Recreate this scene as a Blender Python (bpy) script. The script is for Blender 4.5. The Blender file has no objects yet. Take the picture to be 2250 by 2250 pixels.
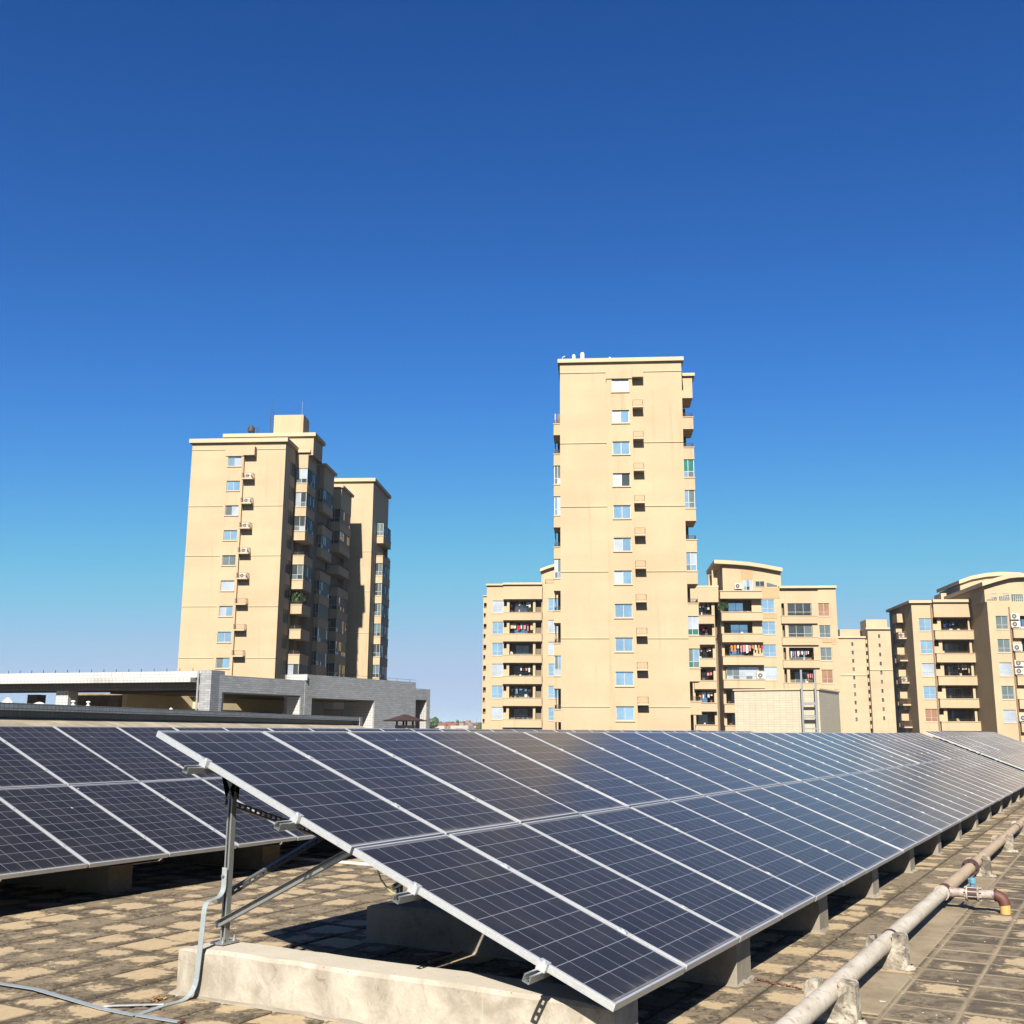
import bpy, math, random
from mathutils import Vector, Matrix
random.seed(7)
R = math.radians
S = bpy.context.scene
COL = S.collection

# ------------------------------------------------------------------ camera, sky, sun, exposure
FPX = 2358.643                        # focal length in pixels of the 2250 px square picture
CR = Vector((0.486454, -0.873687, 0.005890))
CU = Vector((-0.176664, -0.091757, 0.979985))
CF = Vector((0.855659, 0.477758, 0.198984))
CC = Vector((-5.165531, -5.551607, 0.018381))
cd = bpy.data.cameras.new('camera'); cam = bpy.data.objects.new('camera', cd); COL.objects.link(cam)
cd.sensor_width = 36; cd.lens = FPX / 2250 * 36; cd.clip_start = .05; cd.clip_end = 20000
cam.matrix_world = Matrix(((CR.x, CU.x, -CF.x, CC.x), (CR.y, CU.y, -CF.y, CC.y), (CR.z, CU.z, -CF.z, CC.z), (0, 0, 0, 1)))
S.camera = cam
S.render.resolution_x = S.render.resolution_y = 1024
SUN_HEAD, SUN_EL = 202.0, 36.0        # heading (from +X, counter-clockwise) and elevation of the sun
world = bpy.data.worlds.new('World'); S.world = world; world.use_nodes = True
wn = world.node_tree; wn.nodes.clear()
sky = wn.nodes.new('ShaderNodeTexSky'); sky.sky_type = 'NISHITA'; sky.sun_disc = False
sky.sun_elevation = R(SUN_EL); sky.sun_rotation = math.atan2(math.cos(R(SUN_HEAD)), math.sin(R(SUN_HEAD)))
sky.altitude = 50; sky.air_density = .7; sky.dust_density = 1.0; sky.ozone_density = 5.0
SKY = .07                             # the camera's colour response to the sky: one curve per channel, the same in every direction
sepn = wn.nodes.new('ShaderNodeSeparateColor'); comn = wn.nodes.new('ShaderNodeCombineColor')
wn.links.new(sky.outputs[0], sepn.inputs[0])
for ch, (g_, k_, top_) in enumerate(((1.85, 4.1, .152), (1.42, 2.5, .200), (1.15, 1.97, .282))):
    pw = wn.nodes.new('ShaderNodeMath'); pw.operation = 'POWER'; pw.inputs[1].default_value = g_
    mu = wn.nodes.new('ShaderNodeMath'); mu.operation = 'MULTIPLY'; mu.inputs[1].default_value = (.72 * .732) * k_ * SKY ** (g_ - 1)
    mn = wn.nodes.new('ShaderNodeMath'); mn.operation = 'SMOOTH_MIN'; mn.inputs[1].default_value = top_ / SKY; mn.inputs[2].default_value = .4 * top_ / SKY
    wn.links.new(sepn.outputs[ch], pw.inputs[0]); wn.links.new(pw.outputs[0], mu.inputs[0]); wn.links.new(mu.outputs[0], mn.inputs[0]); wn.links.new(mn.outputs[0], comn.inputs[ch])
bg = wn.nodes.new('ShaderNodeBackground'); bg.inputs['Strength'].default_value = SKY
out = wn.nodes.new('ShaderNodeOutputWorld')
wn.links.new(comn.outputs[0], bg.inputs[0]); wn.links.new(bg.outputs[0], out.inputs[0])
sl = bpy.data.lights.new('sun', 'SUN'); sun = bpy.data.objects.new('sun', sl); COL.objects.link(sun)
sl.energy = 5.0; sl.angle = R(.53); sl.color = (1, .93, .82)
sd = Vector((math.cos(R(SUN_HEAD)) * math.cos(R(SUN_EL)), math.sin(R(SUN_HEAD)) * math.cos(R(SUN_EL)), math.sin(R(SUN_EL))))
sun.rotation_euler = sd.to_track_quat('Z', 'Y').to_euler(); sun.location = (0, 0, 60)
S.view_settings.view_transform = 'Standard'; S.view_settings.look = 'None'
S.view_settings.exposure = 1.45; S.view_settings.gamma = 1
S.render.engine = 'CYCLES'; S.cycles.max_bounces = 8

# ------------------------------------------------------------------ material helpers
class NG:
    def __init__(s, name, dim=.515):
        s.dim = dim; s.mat = bpy.data.materials.new(name); s.mat.use_nodes = True
        s.t = s.mat.node_tree; s.b = s.t.nodes['Principled BSDF']; s.out = s.t.nodes['Material Output']
    def n(s, typ, **kw):
        o = s.t.nodes.new(typ)
        for k, v in kw.items(): setattr(o, k, v)
        return o
    def link(s, a, b): s.t.links.new(a, b)
    def put(s, inp, v):
        if isinstance(v, bpy.types.NodeSocket): s.link(v, inp)
        else:
            if inp.type == 'RGBA' and len(v) == 3: v = (*v, 1)
            inp.default_value = v
    def m(s, op, *a, clamp=False):
        o = s.n('ShaderNodeMath', operation=op, use_clamp=clamp)
        for i, v in enumerate(a): s.put(o.inputs[i], v)
        return o.outputs[0]
    def vm(s, op, *a):
        o = s.n('ShaderNodeVectorMath', operation=op)
        for i, v in enumerate(a): s.put(o.inputs[i], v)
        return o.outputs['Value'] if op in ('LENGTH', 'DOT_PRODUCT', 'DISTANCE') else o.outputs[0]
    def mix(s, f, a, b, mode='MIX'):
        o = s.n('ShaderNodeMix', data_type='RGBA', blend_type=mode)
        s.put(o.inputs['Factor'], f); s.put(o.inputs['A'], a); s.put(o.inputs['B'], b)
        return o.outputs['Result']
    def noise(s, scale, detail=4, rough=.55, vec=None, dist=0, out='Fac'):
        o = s.n('ShaderNodeTexNoise'); o.inputs['Scale'].default_value = scale
        o.inputs['Detail'].default_value = detail; o.inputs['Roughness'].default_value = rough; o.inputs['Distortion'].default_value = dist
        if vec is not None: s.link(vec, o.inputs['Vector'])
        return o.outputs[out]
    def ramp(s, f, stops):
        o = s.n('ShaderNodeValToRGB'); e = o.color_ramp.elements
        while len(e) < len(stops): e.new(.5)
        for x, (p, c) in zip(e, stops):
            x.position = p; x.color = (c, c, c, 1) if isinstance(c, (int, float)) else (*c, 1)
        s.put(o.inputs[0], f)
        return o.outputs[0]
    def step(s, f, lo, hi): 
        o = s.n('ShaderNodeMapRange', interpolation_type='SMOOTHSTEP'); s.put(o.inputs[0], f); s.put(o.inputs[1], lo); s.put(o.inputs[2], hi)
        return o.outputs[0]
    def obj(s): return s.n('ShaderNodeTexCoord').outputs['Object']
    def pos(s): return s.n('ShaderNodeNewGeometry').outputs['Position']
    def sep(s, v):
        o = s.n('ShaderNodeSeparateXYZ'); s.link(v, o.inputs[0]); return o.outputs
    def comb(s, x, y, z):
        o = s.n('ShaderNodeCombineXYZ'); s.put(o.inputs[0], x); s.put(o.inputs[1], y); s.put(o.inputs[2], z); return o.outputs[0]
    def scale(s, v, k):
        return s.vm('MULTIPLY', v, k)
    def bump(s, h, strength=.3, dist=.01):
        o = s.n('ShaderNodeBump'); o.inputs['Strength'].default_value = strength; o.inputs['Distance'].default_value = dist
        s.link(h, o.inputs['Height']); s.link(o.outputs[0], s.b.inputs['Normal'])
    def set(s, **kw):
        if 'Base_Color' in kw and s.dim != 1: kw['Base_Color'] = s.mix(1., kw['Base_Color'], (s.dim,) * 3, 'MULTIPLY')
        for k, v in kw.items(): s.put(s.b.inputs[k.replace('_', ' ')], v)
        return s.mat

def simple(name, col, rough=.6, metal=0., var=.15, sc=6., spec=.4, coord='obj', bump=0.):
    g = NG(name); v = g.obj() if coord == 'obj' else g.pos()
    n = g.noise(sc, 5, .6, v)
    c = g.mix(g.step(n, .3, .75), tuple(x * (1 - var) for x in col), tuple(min(1, x * (1 + var)) for x in col))
    if bump: g.bump(g.noise(sc * 12, 3, .6, v), bump, .004)
    g.b.inputs['Specular IOR Level'].default_value = spec
    return g.set(Base_Color=c, Roughness=rough, Metallic=metal)

def mat_stucco(name, col, stain=(.30, .19, .09), amt=.75):
    g = NG(name); p = g.obj()
    lift = g.noise(.33, 1, .5, g.scale(p, (.02, .02, 1.)))
    big = g.noise(.18, 5, .6, p); fine = g.noise(2.2, 4, .6, p)
    streak = g.noise(1.0, 4, .6, g.scale(p, (1.6, 1.6, .10)))
    c = g.mix(g.step(big, .35, .7), tuple(x * .93 for x in col), tuple(min(1, x * 1.04) for x in col))
    c = g.mix(g.m('MULTIPLY', g.step(lift, .45, .6), .07), c, stain)
    c = g.mix(g.m('MULTIPLY', g.step(fine, .5, .8), .12), c, stain)
    c = g.mix(g.m('MULTIPLY', g.step(streak, .56, .80), amt * .5), c, stain)
    g.bump(g.noise(9, 3, .6, p), .15, .02)
    g.b.inputs['Specular IOR Level'].default_value = .2
    return g.set(Base_Color=c, Roughness=.85)

def mat_tiled(name, col, joint, w, h, mortar=.006, offset=0., var=.12, rough=.45, spec=.4, dirt=(.12, .10, .07)):
    """small wall tiles, too far away to pick apart: u runs along the wall whichever way it faces"""
    g = NG(name); p = g.obj(); x, y, z = g.sep(p)
    nrm = g.sep(g.n('ShaderNodeNewGeometry').outputs['Normal'])
    u = g.m('ADD', x, y)
    br = g.n('ShaderNodeTexBrick'); br.offset = offset; br.squash = 1.0
    g.link(g.comb(u, z, 0), br.inputs['Vector'])
    br.inputs['Scale'].default_value = 1.; br.inputs['Brick Width'].default_value = w; br.inputs['Row Height'].default_value = h
    br.inputs['Mortar Size'].default_value = mortar; br.inputs['Mortar Smooth'].default_value = .3; br.inputs['Bias'].default_value = 0
    g.put(br.inputs['Color1'], tuple(v * (1 - var) for v in col)); g.put(br.inputs['Color2'], tuple(min(1, v * (1 + var)) for v in col)); g.put(br.inputs['Mortar'], joint)
    st = g.noise(.8, 5, .65, g.scale(p, (1, 1, .25)))
    c = g.mix(g.m('MULTIPLY', g.step(st, .5, .8), .35), br.outputs['Color'], dirt)
    g.bump(g.m('SUBTRACT', 1., br.outputs['Fac']), .3, .004)
    g.b.inputs['Specular IOR Level'].default_value = spec
    return g.set(Base_Color=c, Roughness=rough)

TP, TX, TY = .4, .29, .26              # floor tile pitch and origin
def mat_floor_tile():
    g = NG('weathered_floor_tile'); p = g.pos(); x, y, z = g.sep(p)
    fx = g.m('DIVIDE', g.m('SUBTRACT', x, TX), TP); fy = g.m('DIVIDE', g.m('SUBTRACT', y, TY), TP)
    ix, iy = g.m('FLOOR', fx), g.m('FLOOR', fy)
    wn_ = g.n('ShaderNodeTexWhiteNoise', noise_dimensions='2D'); g.link(g.comb(ix, iy, 0), wn_.inputs['Vector'])
    rnd = wn_.outputs['Value']; rc = g.sep(wn_.outputs['Color'])
    cx = g.m('SUBTRACT', g.m('FRACT', fx), g.m('ADD', .36, g.m('MULTIPLY', rc[1], .28)))
    cy = g.m('SUBTRACT', g.m('FRACT', fy), g.m('ADD', .36, g.m('MULTIPLY', rc[2], .28)))
    ax, ay = g.m('ABSOLUTE', cx), g.m('ABSOLUTE', cy)
    dd = g.m('ADD', g.m('MULTIPLY', g.m('MAXIMUM', ax, ay), .45), g.m('MULTIPLY', g.m('SQRT', g.m('ADD', g.m('MULTIPLY', cx, cx), g.m('MULTIPLY', cy, cy))), .6))
    n1 = g.noise(5.5, 5, .62, p, .6); n2 = g.noise(1.1, 4, .6, p, .3); n3 = g.noise(34, 5, .7, p); n4 = g.noise(13, 4, .65, p, 1.2)
    n5 = g.noise(16, 4, .7, p, .8)
    edge = g.m('ADD', g.m('MULTIPLY', dd, .75), g.m('ADD', g.m('MULTIPLY', g.m('SUBTRACT', n1, .5), .75), g.m('MULTIPLY', g.m('SUBTRACT', n5, .5), .55)))
    thr = g.m('ADD', -.06, g.m('MULTIPLY', rnd, .46))
    thr = g.m('ADD', thr, g.m('MULTIPLY', g.m('SUBTRACT', n2, .5), .6))
    south = g.step(y, -3.0, -4.3)          # the strip beside the pipe lies in run-off and is more mossy
    thr = g.m('SUBTRACT', thr, g.m('MULTIPLY', south, .10))
    d_ = g.m('SUBTRACT', edge, thr)
    light = g.m('SUBTRACT', 1., g.step(d_, -.03, .05)); halo = g.m('SUBTRACT', 1., g.step(d_, .0, .20))
    pale = g.mix(n3, (.52, .39, .23), (.66, .525, .345))
    pale = g.mix(g.m('MULTIPLY', g.step(n4, .45, .7), .45), pale, (.36, .27, .165))
    midc = g.mix(n5, (.17, .137, .095), (.40, .32, .22))
    dark = g.mix(n3, (.055, .046, .035), (.13, .108, .078))
    moss = g.step(g.m('ADD', g.m('ADD', n4, g.m('MULTIPLY', n2, .6)), g.m('MULTIPLY', rc[0], .25)), .80, 1.0)
    moss = g.m('MAXIMUM', moss, g.m('MULTIPLY', g.m('MULTIPLY', south, .85), g.step(g.m('ADD', n1, g.m('MULTIPLY', rc[0], .3)), .45, .70)))
    base = g.mix(g.m('MULTIPLY', moss, .92), midc, dark)
    base = g.mix(g.m('MULTIPLY', halo, .5), base, (.36, .285, .19))
    c = g.mix(light, base, pale)
    qx, qy = g.m('FRACT', fx), g.m('FRACT', fy)
    ed = g.m('MULTIPLY', g.m('MINIMUM', g.m('MINIMUM', qx, g.m('SUBTRACT', 1., qx)), g.m('MINIMUM', qy, g.m('SUBTRACT', 1., qy))), TP)
    rim = g.m('SUBTRACT', 1., g.step(g.m('ADD', ed, g.m('MULTIPLY', g.m('SUBTRACT', n5, .5), .03)), .006, .034))
    c = g.mix(g.m('MULTIPLY', rim, .56), c, g.mix(south, (.085, .066, .045), (.40, .32, .215)))      # dirt along the joints, pale lime bloom by the pipe
    # thin scratches and grains on top
    c = g.mix(g.m('MULTIPLY', g.step(n3, .62, .75), .35), c, (.06, .048, .035))
    c = g.mix(g.m('MULTIPLY', g.step(g.noise(60, 2, .5, p), .70, .76), .6), c, (.6, .5, .36))
    g.bump(g.m('ADD', n3, g.m('MULTIPLY', n4, .6)), .45, .006)
    g.b.inputs['Specular IOR Level'].default_value = .15
    return g.set(Base_Color=c, Roughness=.9)

def mat_concrete(name, pale, mid, dark, sc=1., top=None):
    g = NG(name); p = g.pos()
    n1 = g.noise(1.9 * sc, 6, .65, p, .5); n2 = g.noise(6.5 * sc, 5, .6, p, 1.); n3 = g.noise(55, 4, .7, p)
    c = g.mix(g.step(n1, .36, .66), pale, mid)
    c = g.mix(g.m('MULTIPLY', g.step(n2, .52, .70), .65), c, mid)
    c = g.mix(g.m('MULTIPLY', g.m('MULTIPLY', g.step(n2, .58, .75), g.step(n1, .46, .6)), .7), c, dark)
    c = g.mix(g.m('MULTIPLY', g.step(n3, .66, .76), .5), c, dark)
    if top: c = g.mix(g.m('MULTIPLY', g.step(g.sep(g.n('ShaderNodeNewGeometry').outputs['True Normal'])[2], .6, .9), .8), c, top)   # trowelled top face
    vo = g.n('ShaderNodeTexVoronoi'); vo.inputs['Scale'].default_value = 26; g.link(p, vo.inputs['Vector'])      # air holes left by the casting
    pit = g.m('MULTIPLY', g.m('LESS_THAN', vo.outputs['Distance'], .13), g.m('GREATER_THAN', g.sep(vo.outputs['Color'])[0], .80))
    c = g.mix(g.m('MULTIPLY', pit, .75), c, dark)
    px_ = g.sep(p); board = g.m('LESS_THAN', g.m('ABSOLUTE', g.m('SUBTRACT', g.m('FRACT', g.m('MULTIPLY', px_[1], 1.05)), .5)), .0045)
    if top: c = g.mix(g.m('MULTIPLY', board, .35), c, pale)                                                         # faint formwork joints
    h = g.m('SUBTRACT', g.m('ADD', g.m('MULTIPLY', n2, .7), g.m('MULTIPLY', n3, .4)), g.m('MULTIPLY', pit, .6))
    g.bump(h, .5, .012)
    g.b.inputs['Specular IOR Level'].default_value = .2
    return g.set(Base_Color=c, Roughness=.88)

def mat_galv(name, col, rough=.42, metal=.75):
    g = NG(name, .75); p = g.pos()
    v = g.n('ShaderNodeTexVoronoi'); v.inputs['Scale'].default_value = 60; g.link(p, v.inputs['Vector'])
    n = g.noise(7, 5, .65, p)
    c = g.mix(g.m('MULTIPLY', v.outputs['Distance'], .5), tuple(x * .85 for x in col), tuple(min(1, x * 1.12) for x in col))
    c = g.mix(g.m('MULTIPLY', g.step(n, .52, .75), .45), c, tuple(x * .55 for x in col))
    return g.set(Base_Color=c, Roughness=g.m('ADD', rough - .08, g.m('MULTIPLY', n, .2)), Metallic=metal)

PW, PL, FT = .992, 1.7446, .040        # panel width, length, frame depth
def mat_cells():
    g = NG('polycrystalline_cells_under_glass', .60); p = g.obj(); x, y, z = g.sep(p)
    mx, my = .024, .030
    fx = g.m('MULTIPLY', g.m('SUBTRACT', x, mx), 6 / (PW - 2 * mx)); fy = g.m('MULTIPLY', g.m('SUBTRACT', g.m('MULTIPLY', y, -1.), my), 10 / (PL - 2 * my))
    qx, qy = g.m('FRACT', fx), g.m('FRACT', fy)
    ex = g.m('MULTIPLY', g.m('MINIMUM', qx, g.m('SUBTRACT', 1., qx)), (PW - 2 * mx) / 6)
    ey = g.m('MULTIPLY', g.m('MINIMUM', qy, g.m('SUBTRACT', 1., qy)), (PL - 2 * my) / 10)
    gap = g.m('SUBTRACT', 1., g.step(g.m('MINIMUM', ex, ey), .0013, .0030))
    inx = g.m('MULTIPLY', g.m('GREATER_THAN', fx, 0.), g.m('LESS_THAN', fx, 6.)); iny = g.m('MULTIPLY', g.m('GREATER_THAN', fy, 0.), g.m('LESS_THAN', fy, 10.))
    inside = g.m('MULTIPLY', inx, iny)
    rn = g.n('ShaderNodeObjectInfo').outputs['Random']
    wn_ = g.n('ShaderNodeTexWhiteNoise', noise_dimensions='3D'); g.link(g.comb(g.m('FLOOR', fx), g.m('FLOOR', fy), g.m('MULTIPLY', rn, 91.)), wn_.inputs['Vector'])
    vo = g.n('ShaderNodeTexVoronoi'); vo.inputs['Scale'].default_value = 75; g.link(p, vo.inputs['Vector'])
    cellc = g.mix(wn_.outputs['Value'], (.0125, .0137, .0185), (.0195, .021, .0265))
    cellc = g.mix(g.m('MULTIPLY', g.sep(vo.outputs['Color'])[0], .4), cellc, (.027, .028, .035))
    cellc = g.mix(g.m('MULTIPLY', rn, .35), cellc, (.020, .019, .026))
    bb = g.m('ABSOLUTE', g.m('SUBTRACT', g.m('FRACT', g.m('MULTIPLY', qx, 4.)), .5))
    cellc = g.mix(g.m('MULTIPLY', g.m('LESS_THAN', bb, .014), .12), cellc, (.08, .085, .10))
    c = g.mix(gap, cellc, (.25, .265, .31))
    c = g.mix(inside, (.12, .125, .145), c)
    low = g.m('MULTIPLY', g.step(y, -PL + .09, -PL + .015), g.step(g.noise(6, 4, .6, g.pos()), .3, .7)); c = g.mix(g.m('MULTIPLY', low, .22), c, (.34, .30, .25))   # dust washed down to the lower edge
    dust = g.noise(3.2, 5, .65, g.pos()); dust2 = g.noise(40, 3, .6, g.pos())
    c = g.mix(g.m('MULTIPLY', g.step(dust, .35, .8), .03), c, (.42, .36, .30))
    c = g.mix(g.m('MULTIPLY', g.step(dust2, .74, .79), .35), c, (.45, .42, .38))
    drop = g.n('ShaderNodeTexVoronoi'); drop.inputs['Scale'].default_value = 2.3; g.link(g.pos(), drop.inputs['Vector'])
    c = g.mix(g.m('MULTIPLY', g.m('LESS_THAN', g.m('ADD', drop.outputs['Distance'], g.m('MULTIPLY', dust2, .02)), .036), g.m('GREATER_THAN', g.sep(drop.outputs['Color'])[0], .62)), c, (.62, .60, .55))   # bird droppings
    b = g.b.inputs
    b['Specular IOR Level'].default_value = .17; b['Sheen Weight'].default_value = .40; b['Sheen Roughness'].default_value = .24; b['Sheen Tint'].default_value = (1, .93, .90, 1)
    b['IOR'].default_value = 1.22
    return g.set(Base_Color=c, Roughness=g.m('ADD', .10, g.m('MULTIPLY', dust, .14)))

def mat_glass(name, col, metal=.55, rough=.06, wave=.02):
    g = NG(name, .80); p = g.pos()
    n = g.noise(.55, 3, .5, p)
    c = g.mix(g.step(n, .3, .7), tuple(x * .85 for x in col), tuple(min(1, x * 1.1) for x in col))
    g.bump(g.noise(.9, 2, .5, p), wave, .3)
    return g.set(Base_Color=c, Roughness=rough, Metallic=metal)

def mat_pipe(name, base, stain, amt, rough=.5):
    g = NG(name); p = g.pos()
    n1 = g.noise(3.0, 6, .65, g.scale(p, (.6, 1.6, 1.6)), .4); n2 = g.noise(22, 5, .65, p); n3 = g.noise(1.1, 3, .5, p)
    c = g.mix(g.step(n1, .40, .66), base, tuple(.6 * a + .4 * b for a, b in zip(base, stain)))
    c = g.mix(g.m('MULTIPLY', g.step(n2, .50, .72), amt), c, stain)
    c = g.mix(g.m('MULTIPLY', g.step(n3, .48, .62), .35), c, tuple(.5 * a + .5 * b for a, b in zip(base, stain)))
    g.bump(n2, .25, .003)
    return g.set(Base_Color=c, Roughness=rough)

M = {}
M['tile'] = mat_floor_tile()
M['screed'] = mat_concrete('joint_mortar', (.10, .075, .05), (.065, .05, .033), (.03, .024, .018))
M['strip'] = mat_concrete('smooth_mortar_strip', (.42, .34, .23), (.30, .24, .16), (.10, .08, .055))
M['beam'] = mat_concrete('pale_cast_concrete', (.60, .545, .45), (.38, .335, .265), (.18, .15, .112), 1.5, top=(.70, .635, .535))
M['beam_shade_grey'] = mat_concrete('shade_grey_concrete', (.40, .355, .285), (.29, .255, .20), (.14, .12, .09), 1.3)  # under-array shade put into the colour; mortar skirts share this grey
M['saddle'] = mat_concrete('mottled_old_concrete', (.60, .54, .44), (.135, .115, .09), (.03, .026, .02), 3.6)
M['alu'] = mat_galv('anodised_aluminium_frame', (.66, .68, .69), .38, .55)
M['galv'] = mat_galv('galvanised_steel', (.52, .54, .53), .40, .8)
M['strap'] = mat_galv('grey_flat_steel', (.44, .49, .50), .45, .45)
M['steel_dark'] = mat_galv('dull_dark_steel', (.26, .25, .23), .5, .7)
M['cells'] = mat_cells()
M['backsheet'] = simple('white_backsheet', (.5, .5, .5))
M['pipe'] = mat_pipe('sunbleached_painted_pipe', (.74, .68, .56), (.36, .25, .135), .75)
M['pipe_tan'] = mat_pipe('tan_painted_pipe', (.62, .47, .30), (.36, .23, .12), .6)
M['rust'] = mat_pipe('dark_red_rusty_paint', (.105, .024, .016), (.24, .085, .03), .6, .65)
M['rust_band'] = mat_pipe('maroon_band', (.055, .02, .02), (.10, .04, .03), .4, .6)
M['flaked'] = mat_pipe('flaked_white_paint', (.52, .44, .39), (.10, .05, .028), .95, .6)
M['yellow'] = mat_pipe('yellow_plastic_pipe', (.72, .40, .10), (.72, .55, .32), .5, .5)
M['blue'] = simple('blue_enamel', (.14, .36, .50), .4, 0, .3, 30)
M['pvc'] = simple('white_plastic_pipe', (.78, .76, .72), .4)
M['cable'] = simple('yellow_green_cable', (.55, .55, .22), .5)
M['cable_grey'] = simple('grey_cable', (.42, .38, .27), .5)
M['paper'] = simple('white_scrap', (.82, .82, .8), .7)
M['wall'] = mat_stucco('cream_stucco', (.598, .463, .300))
M['wall_patch'] = mat_stucco('damp_stained_stucco', (.545, .385, .215), (.34, .20, .09), .7)
M['trim'] = mat_stucco('pale_stucco_trim', (.66, .53, .36), (.42, .31, .19), .4)
M['inner_shade'] = mat_stucco('shade_darkened_plaster', (.24, .19, .135), (.10, .07, .045), .6)  # recess shadow put into the colour, darker than the outer walls
M['roofing'] = simple('flat_roof_screed', (.30, .27, .22), .9, 0, .2, 1., .2)
M['frame_w'] = simple('pale_window_frame', (.58, .56, .52), .45, .2, .1, 3)
M['frame_d'] = simple('dark_window_frame', (.07, .065, .06), .5, .2, .2, 3)  # also used for tower flank frames, with shade put into the colour
M['glass_sky'] = mat_glass('blue_reflective_glass', (.54, .80, .92), .85)
M['glass_pale'] = mat_glass('pale_curtained_glass', (.44, .50, .56), .45, .2)
M['glass_dark'] = mat_glass('dark_glass', (.035, .045, .05), .0, .05)
M['glass_mid'] = mat_glass('grey_green_glass', (.14, .18, .18), .35, .08)
M['glass_dim'] = simple('dim_shaded_glass', (.045, .05, .055), .4, 0, .3, 1.5, .12)  # flank panes: shade and missing sky reflection put into the material
M['glass_green'] = mat_glass('green_glass', (.03, .17, .14), .3, .1)
M['glass_brown'] = mat_glass('brown_curtained_glass', (.24, .13, .075), .1, .3)
M['rail'] = simple('dark_iron_railing', (.035, .032, .03), .6, .3)
M['rail_tan'] = simple('tan_painted_railing', (.27, .17, .095), .6)
M['ac'] = simple('off_white_sheet_metal', (.72, .70, .64), .45, 0, .08, 4)
M['ac_dark'] = simple('fan_grille_grey', (.10, .10, .095), .6)
M['tank'] = simple('dark_brown_water_tank', (.10, .072, .045), .5, .1)
M['white'] = simple('white_plaster', (.80, .79, .76), .7, 0, .06)
M['g_tile'] = mat_tiled('grey_wall_tile', (.38, .395, .41), (.22, .22, .22), .21, .062, .006, .5, .14, .4, .35)
M['g_tile_dk'] = mat_tiled('grey_beam_tile', (.22, .23, .235), (.11, .11, .11), .10, .10, .006, 0, .1, .5, .3)
M['w_tile'] = mat_tiled('white_fascia_tile', (.66, .655, .64), (.30, .29, .28), .10, .085, .006, 0, .05, .4, .4)
M['b_tile'] = mat_tiled('beige_wall_tile', (.575, .525, .40), (.43, .375, .275), .26, .098, .008, 0, .05, .45, .35, (.42, .36, .25))
M['cap_tile'] = mat_tiled('grey_green_coping_tile', (.62, .66, .65), (.25, .25, .24), .10, .06, .006, 0, .14, .45, .3)
M['beige'] = simple('weathered_beige_render', (.50, .43, .31), .85, 0, .3, 2.5, .2)
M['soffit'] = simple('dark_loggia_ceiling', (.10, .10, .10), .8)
M['brownwall'] = simple('brown_mottled_plaster', (.30, .24, .16), .9, 0, .45, 1.2, .2)
M['yellowwall'] = simple('pale_yellow_plaster', (.66, .56, .36), .8, 0, .08, 2, .2)
M['capbrown'] = simple('brown_metal_cowl', (.10, .055, .045), .6, .3)
M['asphalt'] = simple('city_ground', (.085, .08, .07), .95, 0, .35, .02, .1, 'pos')
M['leaf'] = simple('green_leaf', (.055, .10, .03), .6, 0, .4, 8)
M['leaf_dry'] = simple('dry_leaf', (.35, .20, .06), .8, 0, .4, 30)
for nm, c in dict(white=(.75, .74, .72), red=(.55, .03, .04), pink=(.62, .25, .26), navy=(.03, .05, .14), dark=(.03, .03, .035), tan=(.62, .48, .28), blue=(.15, .28, .42), orange=(.55, .22, .06)).items():
    M['cloth_' + nm] = simple('cloth_' + nm, c, .9, 0, .15, 9, .1)

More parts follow.
